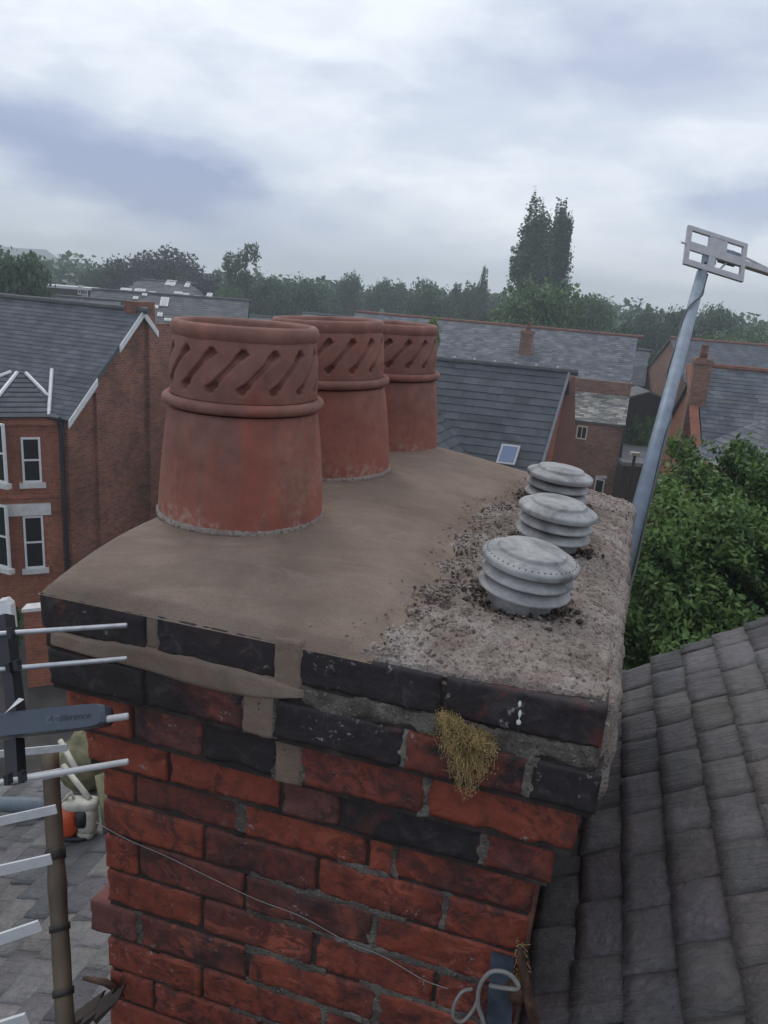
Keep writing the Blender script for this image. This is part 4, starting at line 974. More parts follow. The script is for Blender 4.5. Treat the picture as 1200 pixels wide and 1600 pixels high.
vg = MB(); vg.slab([H5.R-a5*.16+H5.n*.03, H5.R-a5*.16+H5.d*H5.SL+H5.n*.03, H5.R-a5*.42+H5.d*H5.SL+H5.n*.03, H5.R-a5*.42+H5.n*.03], -H5.n*.12); vg.build('verge_brickwork', M['hbrick2'], H5.wall)
# front hip wing on the right
random.seed(48)
hA, hB = at(1147, 722, 17.), at(1205, 650, 19.5)
hw_ = thing('hipped_bay_roof', 'hipped slate roof with a pale hip line and beige fascia at the right edge', 'house')
hm = MB(); dirR = V3([1, .05, 0])
e0 = hA; e1 = V3([hA[0]-.3+1.2, hA[1]-1.8, hA[2]-.35]); 
top = hB; ee0 = V3([hA[0]+.05, hA[1]+.0, hA[2]]); ee1 = V3([hA[0]+1.0, hA[1]-1.9, hA[2]-.55]); ee2 = ee1+V3([5, 0, 0]); tp2 = top+V3([5, 0, 0])
def fan(mb, A_, B_, T0_, T1_, nr, nc, tints):
    for r_ in range(nr):
        t0, t1 = r_/nr, (r_+1)/nr
        L0, R0_ = T0_+(A_-T0_)*t0, T1_+(B_-T1_)*t0; L1, R1_ = T0_+(A_-T0_)*t1+V3([0, 0, .02]), T1_+(B_-T1_)*t1+V3([0, 0, .02])
        for c_ in range(nc):
            o_ = .5/nc if r_ % 2 else 0; s0_, s1_ = max(0, c_/nc-o_), min(1, (c_+1)/nc-o_)
            t = jit(random.choice(tints), .15); mb.quad(L0+(R0_-L0)*s0_, L1+(R1_-L1)*s0_, L1+(R1_-L1)*s1_, L0+(R0_-L0)*s1_, t)
fan(hm, ee1, ee2, top, tp2, 12, 18, SL5); fan(hm, ee0+V3([-.2, 2.5, -.3]), ee1, top, top+V3([0, .01, 0]), 12, 8, SL5)
hm.build('roof', M['slate'], hw_)
hl = MB(); hl.tube([top+V3([0, 0, .05]), ee1+(top-ee1)*.02+V3([0, 0, .05])], .045, 6); hl.build('hip_flashing', M['white'], hw_, uv=False)
fc = MB(); fc.slab([ee1+V3([.05, .05, -.03]), ee2+V3([.05, .05, -.03]), ee2+V3([.05, .05, -.35]), ee1+V3([.05, .05, -.35])], V3([0, .06, 0])); fc.build('fascia', M['cream'], hw_, uv=False)
wm = MB(); wm.hexa([V3([ee1[0]+.15, ee1[1]+.15, GZ]), V3([ee2[0], ee2[1]+.15, GZ]), V3([ee2[0], ee2[1]+5, GZ]), V3([ee0[0]+.4, ee0[1]+3, GZ]),
    V3([ee1[0]+.15, ee1[1]+.15, ee1[2]-.05]), V3([ee2[0], ee2[1]+.15, ee1[2]-.05]), V3([ee2[0], ee2[1]+5, ee1[2]-.05]), V3([ee0[0]+.4, ee0[1]+3, ee1[2]-.05])]); wm.build('wall', M['hbrick2'], hw_)

# --- far left houses
random.seed(51)
a7 = onz(147, 453, -1.6); a7b = onz(318, 475, -1.6)
k7 = 50/a7[1]; r7 = at(147, 453, 50.); a7d = V3([.97, .16, 0]); a7d /= np.linalg.norm(a7d); b7 = V3([.16, -.97, 0])
SLF = ((.090, .095, .105), (.08, .084, .095), (.11, .11, .115))
H7 = house('rooflight_house', 'far slate house behind the left gable with a small brick gable and several roof windows', r7, a7d, 9.5, b7, 5.5, 3.2, 'hbrick3', SLF, .4, .25)
for (x, y, w_, h_) in ((257, 472, .5, 1.0), (212, 466, .3, .3), (244, 480, .25, .35), (262, 500, .4, .25), (250, 492, .3, .4), (268, 508, .3, .25), (226, 461, .3, .25)): skylight(H7.root, H7, x, y, w_, h_, 'whitepl', 'aludull')
random.seed(52)
r8 = at(176, 434, 70.); r8b = at(345, 441, 70.)
H8 = house('hipped_slate_building', 'far hipped slate building with a row of white roof windows before the dark trees', r8, (1, .02, 0), float(np.linalg.norm(r8b-r8)), (0, -1, 0), 6.0, 3.2, 'hbrick3', SLF, .5, .3, hip=2.6)
for (x, y, w_, h_) in ((197, 453, .95, .5), (219, 454, .95, .5), (263, 442, .4, .9), (271, 443, .4, .9), (293, 445, .4, .9), (279, 458, .7, .35), (291, 460, .5, .3), (238, 457, .6, .2), (309, 464, .6, .35), (318, 465, .5, .35), (327, 462, .45, .8)): skylight(H8.root, H8, x, y, w_, h_, 'whitepl', 'aludull')
cb = MB(); c0 = at(333, 472, 62.); prism_box(cb, c0, (1, 0, 0), (0, 1, 0), 1.0, 3, GZ, c0[2]); prism_box(cb, c0-V3([.5, 0, 0]), (1, 0, 0), (0, 1, 0), .35, 3, GZ, c0[2]); tag(cb.build('cream_stair_tower', M['cream'], uv=False), 'tall cream rendered block at the end of the far hipped building', 'building')
random.seed(53)
c1 = at(28, 441, 72.); c2 = at(140, 443, 72.); fb = thing('flat_roofed_building', 'far flat-roofed building with a white roof edge and white gridded window, behind the left trees', 'building')
fm_ = MB(); prism_box(fm_, c1, (1, 0, 0), (0, 1, 0), float(c2[0]-c1[0]), 2.5, GZ, c1[2]-.25); fm_.build('wall', M['timber'], fb, uv=False)
fm_ = MB(); prism_box(fm_, c1-V3([.3, .4, 0]), (1, 0, 0), (0, 1, 0), float(c2[0]-c1[0])+.3, 3, c1[2]-.22, c1[2]); fm_.build('roof', M['aludull'], fb, uv=False)
for i, (x, y) in enumerate(((122, 452), (129, 459))):
    p = at(x, y+8, 71.95); window(fb, p, (1, 0, 0), (0, -1, 0), .5, .8, True, False, bars=1, frame=.09)
random.seed(54)
r9 = at(355, 491, 62.); H9 = house('low_slate_house', 'low far slate roof with a white gable edge, just above the nearest pot rim', r9, (1, .0, 0), 6, (0, -1, 0), 3, 1.6, 'hbrick3', SLF, .4, .25)
r10 = at(475, 490, 58.); r10b = at(700, 503, 54.); d10 = r10b-r10; d10[2] = 0
H10 = house('long_grey_roofed_house', 'long thin line of pale grey roof beyond the middle pot', r10, d10, float(np.linalg.norm(d10)), (0, -1, 0), 3, 1.5, 'hbrick3', ((.16, .17, .18), (.13, .14, .15)), .4, .25)
r11 = at(60, 474, 40.); H11 = house('small_white_window_house', 'small grey roof just beyond the left ridge below the white-windowed building', at(85, 463, 48.), (1, 0, 0), 4, (0, -1, 0), 3, 1.5, 'hbrick3', SLF, .4, .25)

# ------------------------------------------------------------------ trees
def foliage_mesh(name, blobs_, n, size, mat, seed=0, gap=.0, aspect=1.0, leafshape=False, shell=.55):
    rg = np.random.default_rng(seed)
    bl = np.array(blobs_, float); vol = bl[:, 3]*bl[:, 4]*bl[:, 5]; vol = vol**.75; pr_ = vol/vol.sum()
    idx = rg.choice(len(bl), n, p=pr_); dd = rg.normal(size=(n, 3)); dd /= np.linalg.norm(dd, axis=1)[:, None]
    rr = shell+(1-shell)*rg.random(n)**.6
    ph = rg.random(3)*10
    lump = 1+.16*np.sin(dd[:, 0]*7+ph[0]+idx)+.13*np.sin(dd[:, 1]*9+ph[1]+idx*2)+.12*np.sin(dd[:, 2]*8+ph[2]+idx*3)+.035*rg.normal(size=n)
    c = bl[idx, :3]+dd*bl[idx, 3:]*(rr*lump)[:, None]
    q = (np.sin(c[:, 0]*6.1/size*.03+ph[0])+np.sin(c[:, 1]*5.3/size*.03+ph[1])+np.sin(c[:, 2]*7.7/size*.03+ph[2])+np.sin((c[:, 0]+c[:, 2])*13/size*.03))/4
    if gap > 0:
        k = q > -1+gap*1.1; c = c[k]; q = q[k]; dd = dd[k]; n = len(c)
    nrm = dd*.5+rg.normal(size=(n, 3))*.55+V3([0, 0, .35]); nrm /= np.linalg.norm(nrm, axis=1)[:, None]
    t = np.cross(nrm, rg.normal(size=(n, 3))); t /= np.linalg.norm(t, axis=1)[:, None]+1e-9; b_ = np.cross(nrm, t)
    s = size*(.6+.8*rg.random(n))[:, None]
    if leafshape:
        L_ = [(-1, 0, 0), (-.3, .42, .06), (.45, .32, .02), (1, 0, -.12), (.45, -.32, .02), (-.3, -.42, .06)]
    else: L_ = [(-.7, -.5, 0), (.6, -.65, .12), (.75, .5, -.05), (-.55, .62, .1)]
    m_ = len(L_); co = np.concatenate([(c+t*s*a*aspect+b_*s*bb_+nrm*s*cc_)[:, None, :] for a, bb_, cc_ in L_], 1).reshape(-1, 3)
    me = bpy.data.meshes.new(name); me.vertices.add(n*m_); me.vertices.foreach_set('co', co.ravel())
    me.loops.add(n*m_); me.loops.foreach_set('vertex_index', np.arange(n*m_)); me.polygons.add(n)
    me.polygons.foreach_set('loop_start', np.arange(0, n*m_, m_)); me.polygons.foreach_set('loop_total', np.full(n, m_)); me.update()
    f = np.clip(.5+.55*q+.22*rg.normal(size=n), 0, 1); cc = np.repeat(np.stack([f, f, f, np.ones(n)], 1), m_, axis=0)
    at__ = me.color_attributes.new('tint', 'FLOAT_COLOR', 'CORNER'); at__.data.foreach_set('color', cc.ravel()); me.materials.append(mat); me.validate()
    return me
def trunk_mesh(name, h, r_, seed, limbs=6, spread=.3):
    rnd = random.Random(seed); mb = MB(); mb.tube([(0, 0, 0), (.01, .01, h*.4), (.0, .02, h*.75)], [r_, r_*.75, r_*.35], 7)
    for k in range(limbs):
        a = k*2.4+rnd.random(); z0 = h*rnd.uniform(.35, .65); mb.tube([(0, 0, z0), (spread*.5*math.cos(a), spread*.5*math.sin(a), z0+h*.14), (spread*math.cos(a), spread*math.sin(a), z0+h*.26)], [r_*.45, r_*.3, r_*.1], 5)
    me = mb.mesh(name); me.materials.append(M['wood']); return me
def crown_blobs(kind, seed):
    r_ = random.Random(seed); o = []
    if kind == 'round':
        for k in range(13):
            a = r_.random()*6.28; q = r_.uniform(0, .30); z = r_.uniform(.34, .82); s = r_.uniform(.13, .23); o.append((q*math.cos(a), q*math.sin(a), z, s, s, s*.8))
        o.append((0, 0, .62, .3, .3, .28))
    elif kind == 'spread':
        for k in range(18):
            a = r_.random()*6.28; q = r_.uniform(.1, .42); z = r_.uniform(.35, .80)-q*.3; s = r_.uniform(.12, .2); o.append((q*math.cos(a), q*math.sin(a), z, s*1.2, s*1.2, s*.8))
        o.append((0, 0, .58, .4, .4, .28))
    elif kind == 'tall':
        for k in range(16):
            z = .25+.68*k/15; q = r_.uniform(0, .15); a = r_.random()*6.28; s = r_.uniform(.08, .15)*(1.2-.5*z); o.append((q*math.cos(a), q*math.sin(a), z, s, s, s))
    elif kind == 'poplar':
        for k in range(11):
            a = r_.random()*6.28; q = r_.uniform(.0, .075); zc = r_.uniform(.28, .80-q); o.append((q*math.cos(a), q*math.sin(a), zc, .048, .048, r_.uniform(.10, .16)))
        o.append((0, 0, .45, .085, .085, .36)); o.append((-.02, 0, .80, .042, .045, .17)); o.append((.03, .01, .76, .045, .045, .17)); o.append((0, 0, .2, .07, .07, .15))
    elif kind == 'cypress':
        o = [(0, 0, .35, .11, .11, .32), (0, 0, .6, .085, .085, .28), (.01, 0, .8, .05, .05, .17)]
    elif kind == 'bush':
        for k in range(10):
            a = r_.random()*6.28; q = r_.uniform(0, .35); z = r_.uniform(.2, .75); s = r_.uniform(.18, .3); o.append((q*math.cos(a), q*math.sin(a), z, s, s, s*.8))
    return o
CM = {}; TM = {}
def crown(kind, leaf, var, n, size):
    key = (kind, leaf, var, n)
    if key not in CM: CM[key] = foliage_mesh('crown', crown_blobs(kind, var), n, size, L[leaf], var, gap=.34 if kind in ('tall', 'round') else .2)
    return CM[key]
def tree(name, label, x, ytop, wpx, Y, kind, leaf, var, n=5000, size=.016, base=GZ, group='trees of the far tree line', cat='tree'):
    p = at(x, ytop, Y); h = p[2]-base; wd = wpx/1200*Y*(1.0 if kind in ('poplar', 'cypress') or Y < 50 else 1.28)
    nat = {'round': .85, 'spread': 1.1, 'tall': .50, 'poplar': .26, 'cypress': .22, 'bush': 1.1}[kind]; sx = wd/nat
    root = thing(name, label, cat, group, (p[0], Y, base)); hk = {'round': .98, 'spread': .95, 'tall': 1.02, 'poplar': .98, 'cypress': .98, 'bush': 1.}[kind]
    root.scale = (sx, sx, h/hk); root.rotation_euler = (0, 0, 0)
    link(bpy.data.objects.new('crown', crown(kind, leaf, var, n, size)), root)
    if kind not in TM: TM[kind] = trunk_mesh('trunk', .8, .02, 1, 5, .2 if kind != 'poplar' else .03)
    link(bpy.data.objects.new('trunk', TM[kind]), root)
    return root
TR = [
 ('broadleaf_tree', 'big loose green tree at the left edge, its thin top above the skyline', 22, 372, 120, 42, 'round', 'blue', 1),
 ('broadleaf_tree', 'small rounded tree in the dip between the left edge tree and the copper trees', 148, 402, 40, 95, 'round', 'dark', 2),
 ('broadleaf_tree', 'low dark tree on the skyline just right of the distant hills', 118, 418, 44, 110, 'round', 'dark', 3),
 ('copper_beech', 'leftmost wide dark purple tree behind the far hipped roof', 205, 386, 95, 95, 'spread', 'copper', 4),
 ('copper_beech', 'dark purple tree with the highest dome behind the far hipped roof', 262, 383, 95, 98, 'round', 'copper', 5),
 ('copper_beech', 'dark purple tree sloping down to the right beside the tall knobbly tree', 316, 402, 85, 94, 'spread', 'copper', 6),
 ('broadleaf_tree', 'small yellow green tree right behind the hipped roof ridge', 255, 421, 34, 84, 'bush', 'green', 7),
 ('broadleaf_tree', 'tall knobbly dark tree rising above the others left of the pots', 380, 378, 50, 82, 'tall', 'dark', 8),
 ('broadleaf_tree', 'green tree at the foot of the tall knobbly tree', 355, 432, 60, 76, 'round', 'green', 9),
 ('broadleaf_tree', 'rounded grey green tree just right of the tall knobbly tree', 418, 424, 62, 88, 'round', 'blue', 10),
 ('broadleaf_tree', 'wide domed grey green tree above the gap between first and second pot', 462, 421, 84, 90, 'spread', 'blue', 11),
 ('broadleaf_tree', 'dark rounded tree above the left part of the middle pot rim', 500, 430, 56, 94, 'round', 'dark', 12),
 ('broadleaf_tree', 'small tree with a see-through round top above the middle pot', 546, 421, 44, 110, 'round', 'dark', 13),
 ('broadleaf_tree', 'left one of two touching round tops above the pot row', 596, 429, 44, 108, 'round', 'dark', 14),
 ('broadleaf_tree', 'right one of two touching round tops above the pot row', 625, 432, 40, 108, 'round', 'blue', 15),
 ('broadleaf_tree', 'dense feathery dark dome directly above the farthest pot', 670, 429, 84, 92, 'spread', 'dark', 16),
 ('broadleaf_tree', 'small dark pointed tree between the feathery dome and the slim cypress', 709, 438, 34, 106, 'tall', 'dark', 17),
 ('broadleaf_tree', 'dark round tree on the left shoulder of the slim cypress', 742, 436, 40, 102, 'round', 'dark', 18),
 ('cypress', 'single slim cypress spire left of the poplars', 757, 416, 26, 104, 'cypress', 'dark', 19),
 ('lombardy_poplar', 'taller wider left poplar of the tall pair', 844, 303, 84, 78, 'poplar', 'blue', 20),
 ('lombardy_poplar', 'slimmer right poplar of the tall pair', 883, 313, 66, 82, 'poplar', 'dark', 21),
 ('broadleaf_tree', 'bright green rounded tree at the feet of the two poplars', 850, 432, 112, 60, 'round', 'green', 22),
 ('broadleaf_tree', 'dark green tree just left of the poplars, above the terrace chimney', 790, 452, 60, 74, 'round', 'dark', 23),
 ('broadleaf_tree', 'rounded green tree right of the poplars', 938, 455, 66, 80, 'round', 'green', 24),
 ('broadleaf_tree', 'dark flat-topped tree between the poplars and the leaning pole', 1012, 468, 60, 86, 'spread', 'dark', 25),
 ('broadleaf_tree', 'dark tree right behind the leaning pole', 1062, 476, 60, 84, 'round', 'dark', 26),
 ('broadleaf_tree', 'airy tree right of the leaning pole below the slotted panel', 1128, 474, 62, 82, 'round', 'blue', 27),
 ('broadleaf_tree', 'low green tree at the right edge of the skyline', 1186, 486, 76, 76, 'spread', 'green', 28),
 ('broadleaf_tree', 'broad lighter green tree above the far right slate roof', 1140, 500, 120, 62, 'spread', 'green', 29),
 ('broadleaf_tree', 'mid green tree above the right end of the pale terrace', 960, 488, 80, 58, 'spread', 'dark', 30),
]
for i, (nm, lb_, x, yt, wp, Y, kd, lf, vr) in enumerate(TR):
    tree(nm, lb_, x, yt, wp, Y, kd, lf, vr, 28000 if kd in ('poplar',) else 9500, {'poplar': .0070, 'cypress': .009, 'tall': .012}.get(kd, .017))
tree('garden_tree', 'bright fresh green young tree just right of the farthest pot rim', 680, 492, 50, 31, 'tall', 'bright', 33, 7000, .02, group='garden trees among the houses')
tree('garden_tree', 'low bright green shrub above the dark tiled ridge', 728, 548, 60, 33, 'bush', 'bright', 34, 5000, .03, group='garden trees among the houses')
tree('garden_tree', 'rounded green bush between the shed and the rear wing', 1012, 630, 62, 39, 'bush', 'green', 35, 6500, .03, group='garden trees among the houses')
tree('garden_tree', 'green tree behind the shed left of the leaning pole', 1020, 548, 60, 52, 'round', 'green', 36, 6500, .02, group='garden trees among the houses')
tree('garden_tree', 'dark clipped bush at the foot of the left bay', 6, 930, 60, 17, 'bush', 'green', 37, 6000, .03, group='garden trees among the houses')
# the wood behind, one mass
rw = random.Random(5); wb_ = []
for k in range(230):
    az_ = R(-36+72*rw.random()); dist = rw.uniform(112, 150); x, y = dist*math.sin(az_), dist*math.cos(az_)
    top_ = rw.uniform(-3.6, -.6); r_ = rw.uniform(3.5, 6); wb_.append((x, y, top_-r_*.6, r_, r_, r_*.8)); wb_.append((x+rw.uniform(-3, 3), y-3, top_-r_*1.4-1, r_*1.1, r_, r_))
for k in range(150):
    az_ = R(-34+68*rw.random()); dist = rw.uniform(64, 84); x, y = dist*math.sin(az_), dist*math.cos(az_)
    top_ = rw.uniform(-6.2, -3.6); r_ = rw.uniform(2, 3.6); wb_.append((x, y, top_-r_*.8, r_, r_, r_))
wo_ = link(bpy.data.objects.new('far_woodland', foliage_mesh('far_woodland', wb_, 230000, .55, L['blue'], 77, gap=0, shell=.75))); tag(wo_, 'continuous band of far green woodland along the horizon', 'woodland', kind='stuff')

# leafy tree below the right roof edge
lt_ = thing('leafy_tree', 'large glossy leafy green tree filling the right side beyond the stone tiles', 'tree')
tc_ = atd(1105, 900, 9.0); r_ = random.Random(9); bl = []
for (x, y, d, s) in ((1120, 735, 9.4, .42), (1080, 760, 9.2, .45), (1160, 770, 9.2, .5), (1060, 830, 8.8, .6), (1120, 840, 8.7, .6), (1185, 850, 8.8, .6), (1030, 900, 8.6, .55), (1090, 930, 8.4, .65), (1160, 950, 8.4, .7), (1020, 990, 8.6, .6), (1090, 1030, 8.2, .7), (1220, 920, 8.6, .7), (1000, 1060, 8.6, .6), (1250, 800, 9.2, .6), (1065, 700, 9.5, .22), (1160, 715, 9.5, .3), (1040, 770, 9.2, .22), (1005, 960, 8.8, .35), (1280, 1000, 8.6, .9), (1180, 1060, 8.2, .8), (1060, 1120, 8.4, .8)):
    c_ = atd(x, y, d); bl.append((*c_, s, s, s*.8))
    for k in range(3): bl.append((c_[0]+r_.uniform(-1, 1)*s, c_[1]+r_.uniform(-1, 1)*s, c_[2]+r_.uniform(-.6, .7)*s, s*.45, s*.45, s*.3))
me = foliage_mesh('crown', bl, 78000, .037, L['near'], 12, gap=.42, leafshape=True, shell=.35); link(bpy.data.objects.new('crown', me), lt_)
tk = MB(); b0 = V3([tc_[0], tc_[1], GZ]); tk.tube([b0, b0+V3([.1, 0, 3]), V3([tc_[0], tc_[1], tc_[2]-.6]), V3([tc_[0]+.1, tc_[1], tc_[2]+.5])], [.22, .17, .10, .04], 9)
for k, b_ in enumerate(bl[::4]): tk.tube([V3([tc_[0], tc_[1], tc_[2]-1.3+.1*(k % 5)]), (V3(b_[:3])+V3([tc_[0], tc_[1], tc_[2]-.8]))/2, V3(b_[:3])], [.05, .035, .012], 6)
tk.build('trunk', M['wood'], lt_, uv=False)

# ------------------------------------------------------------------ leaning aerial pole on the right
P_a, P_b = atd(960, 940, 2.25), atd(1097, 425, 3.95)
ar = thing('panel_aerial', 'grey slotted panel aerial with a boom, tilted at the top of the leaning pole', 'aerial')
pol = thing('aerial_pole', 'tall blue-grey metal pole leaning right behind the chimney', 'pole')
pm = MB(); pm.tube([P_a, P_b], .0262, 20); pm.build('tube', M['galv'], pol, smooth=True, uv=False)
pd = (P_b-P_a)/np.linalg.norm(P_b-P_a); px_ = np.cross(pd, V3([0, 1., 0])); px_ /= np.linalg.norm(px_); py_ = np.cross(pd, px_)
cbm = MB(); Lp = np.linalg.norm(P_b-P_a); pts = []
for i in range(90):
    t = i/89; ang = 2.2+3.1*sstep(.35, .62, t)+3.4*sstep(.68, .92, t)+.3*math.sin(t*14); pts.append(P_a+pd*Lp*t+(px_*math.cos(ang)+py_*math.sin(ang))*(.031+.003*math.sin(t*25)))
cbm.tube(pts, .0042, 6); tag(cbm.build('aerial_cable', M['blackcable'], smooth=True, uv=False), 'thin black cable winding round the leaning pole', 'cable')
# slotted panel in its own plane
pc = atd(1118, 397, 3.95); e1 = atd(1170, 415, 4.0)-atd(1066, 382, 3.9); e1 /= np.linalg.norm(e1); e2 = atd(1072, 352, 3.93)-atd(1056, 410, 3.90); e2 -= e1*np.dot(e1, e2); e2 /= np.linalg.norm(e2); en = np.cross(e1, e2)
pnl = MB(); hw2, hh2 = .180, .104
def bar(mb, x0, x1, y0, y1, z0=-.008, z1=.008): mb.box(pc+e1*(x0+x1)/2+e2*(y0+y1)/2+en*(z0+z1)/2, e1*(x1-x0)/2, e2*(y1-y0)/2, en*(z1-z0)/2)
bar(pnl, -hw2, hw2, hh2-.022, hh2); bar(pnl, -hw2, hw2, -hh2, -hh2+.030); bar(pnl, -hw2, -hw2+.024, -hh2+.030, hh2-.022); bar(pnl, hw2-.024, hw2, -hh2+.030, hh2-.022)
bar(pnl, -hw2+.024, hw2-.024, -.022, .022, -.007, .007); bar(pnl, -.050, .060, .022, hh2-.022, -.006, .006); bar(pnl, -.040, .000, -hh2+.030, -.022, -.006, .006)
pnl.build('slotted_panel', M['whitepl'], ar, uv=False)
bo = MB(); bo.box(pc+e1*.21+e2*.012-en*.03, e1*.24, e2*.014, en*.016); bo.build('boom', M['whitepl'], ar, uv=False)
cl = MB(); cl.box(pc+e1*.10+e2*.02-en*.028, e1*.050, e2*.030, en*.022); cl.box(pc+e1*(-.02)+e2*(-.02)-en*.02, e1*.03, e2*.035, en*.02); cl.build('clamp', M['galv'], ar, uv=False)
st_ = MB(); st_.tube([pc+e1*.11+e2*.055-en*.02, pc+e1*.42+e2*.02-en*.03], .006, 6); st_.tube([pc+e1*.03-e2*.085-en*.01, pc+e1*.09-e2*.01-en*.02], .006, 6); st_.tube([pc-e1*.205+e2*.005, pc-e1*.16+e2*.005], .005, 6); st_.build('strut', M['whitepl'], ar, uv=False)
# short grey pole below with a cable, near the verge
gp = thing('garden_pole', 'thin weathered post with a small cap, standing in the yard left of the leaning pole', 'post')
a_, b_ = at(992, 711, 27.), at(968, 830, 27.)
gm = MB(); gm.tube([b_-V3([0, 0, 1.5])+(b_-a_)*0, a_], .055, 8); gm.build('shaft', M['timber'], gp, uv=False); gm = MB(); gm.box(a_+V3([0, 0, .05]), (.16, 0, 0), (0, .1, 0), (0, 0, .05)); gm.build('cap', M['offwhite'], gp, uv=False)

gwl = thing('garden_wall', 'low red brick garden wall far below beside the foot of the left house', 'wall')
q = MB(); p = onz(44, 1075, GZ); prism_box(q, p, (.9, .43, 0), (-.1, 1, 0), 1.3, .25, GZ, GZ+1.9); q.build('brickwork', M['hbrick2'], gwl)
q = MB(); prism_box(q, p+V3([-.03, -.03, 0]), (.9, .43, 0), (-.1, 1, 0), 1.36, .33, GZ+1.9, GZ+1.98); q.build('coping', M['sill'], gwl, uv=False)

# ------------------------------------------------------------------ television aerial at the left edge
tv = thing('yagi_aerial', 'silver and black television aerial with long rods entering from the left edge', 'aerial')
def dpt(y): return 1.05*540/(y-800)*.81     # distance grows towards the rear end of the boom
def rod(name, xl, yl, xr, yr, d, r_, parent, mat='alu', flat=None, dl=None):
    mb = MB(); p = atd(xr, yr, d); q = atd(xl, yl, dl or d)
    dr_ = (q-p)/np.linalg.norm(q-p); q = p+dr_*.62
    if flat:
        n_ = np.cross(dr_, V3([0, 0, 1.])); n_ /= np.linalg.norm(n_); up = np.cross(n_, dr_)
        mb.box((p+q)/2, dr_*.31, up*flat*.5+n_*flat*.12, n_*.0012)
    else:
        mb.tube([p, q], r_, 12)
        mb.lathe  # plain round rod
    return mb.build(name, M[mat], parent, smooth=not flat, uv=False)
rod('rod', 0, 990, 198, 977, 1.10, .0037, tv); rod('rod', 0, 1046, 198, 1029, 1.09, .0037, tv); rod('rod', 0, 1223, 200, 1190, 1.02, .0042, tv, 'aludull')
rod('rod', 60, 1139, 200, 1119, 1.06, .0048, tv, 'aludull')
for (xr, yr, yl0) in ((105, 1168, 1178), (98, 1206, 1224), (88, 1264, 1283), (80, 1342, 1360), (62, 1446, 1467), (42, 1593, 1606)):
    rod('director', 0, yl0, xr, yr, dpt(yr)*.97, 0, tv, 'aludull', flat=.0105*(1 if yr < 1400 else .9))
# dipole box with its rounded end and lettering
bx = MB(); pR = atd(168, 1116, 1.06); pL = atd(-60, 1140, 1.06); ex = (pL-pR)/np.linalg.norm(pL-pR); ey = np.cross(ex, V3([0, 0, 1.])); ey /= np.linalg.norm(ey); ez_ = np.cross(ey, ex)*-1
ez_ = ez_ if ez_[2] > 0 else -ez_; ey = ey if np.dot(ey, pR) < 0 else -ey       # ey faces the camera
hl_, hz_, hy_ = .13, .0115, .016
cB = pR+ex*hl_
prf = []
for k in range(24):
    a = 2*math.pi*k/24; ca, sa = math.cos(a), math.sin(a); prf.append((math.copysign(abs(ca)**.22, ca)*hl_, math.copysign(abs(sa)**.3, sa)*hy_))
tilt_up = (ey*.8+V3([0, 0, 1])*.6); 
fy = ey*math.cos(R(35))+ez_*math.sin(R(35)); fz = ez_*math.cos(R(35))-ey*math.sin(R(35))   # lid leans back so its top shows
ring = lambda k, s: [cB+ex*x*s+fz*y*s*1.0+fy*k for x, y in prf]
vs = ring(-.014, 1)+ring(.009, 1)+ring(.013, .965)
fs = [tuple(range(24))[::-1]]+[(i, (i+1) % 24, 24+(i+1) % 24, 24+i) for i in range(24)]+[(24+i, 24+(i+1) % 24, 48+(i+1) % 24, 48+i) for i in range(24)]+[tuple(range(48, 72))]
bx.add(vs, fs); box_ = bx.build('dipole_box', M['slateblue'], tv, uv=False)
lid = MB(); vs = ring(-.034, .97)+ring(-.0145, .97); lid.add(vs, [tuple(range(24))[::-1]]+[(i, (i+1) % 24, 24+(i+1) % 24, 24+i) for i in range(24)]+[tuple(range(24, 48))]); lid.build('box_base', M['black'], tv, uv=False)
cu = bpy.data.curves.new('lettering', 'FONT'); cu.body = 'Antiference'; cu.size = .0125; cu.shear = .35; cu.extrude = .0002
to = bpy.data.objects.new('tmp', cu); col.objects.link(to); bpy.context.view_layer.update()
tme = bpy.data.meshes.new_from_object(to.evaluated_get(bpy.context.evaluated_depsgraph_get())); bpy.data.objects.remove(to)
tme.materials.clear(); tme.materials.append(M['black']); lo_ = bpy.data.objects.new('lettering', tme); link(lo_, box_)
X_, Z_, Y_ = -ex, fy, fz
Y_ = Y_ if Y_[2] > 0 else -Y_
o_ = cB+fy*.0132-ex*.035*-1-Y_*.004
o_ = cB-ex*.052+fy*.0133-Y_*.004
lo_.matrix_world = Matrix(((X_[0], Y_[0], Z_[0], o_[0]), (X_[1], Y_[1], Z_[1], o_[1]), (X_[2], Y_[2], Z_[2], o_[2]), (0, 0, 0, 1)))
bg_ = MB(); bg_.box(o_+X_*.008+Y_*.004-Z_*.0002, X_*.010, Y_*.0052, Z_*.0002); bg_.build('silver_badge', M['bluepaint'], box_, uv=False)
bk = MB(); 
def seg(mb, p, q, wx, wy):
    p, q = V3(p), V3(q); d = (q-p); l = np.linalg.norm(d); d /= l; s_ = np.cross(d, V3([0, 1., 0])); s_ /= np.linalg.norm(s_); t_ = np.cross(d, s_); mb.box((p+q)/2, s_*wx/2, t_*wy/2, d*l/2)
seg(bk, atd(8, 962, 1.12), atd(26, 1118, 1.08), .015, .022); seg(bk, atd(22, 1155, 1.06), atd(26, 1225, 1.04), .018, .02)
for (x, y, d) in ((16, 988, 1.09), (14, 1042, 1.08), (26, 1038, 1.08), (12, 1216, 1.01), (34, 1212, 1.01)): seg(bk, atd(x, y-7, d), atd(x+2, y+9, d), .006, .012)
bk.build('bracket', M['black'], tv, uv=False)
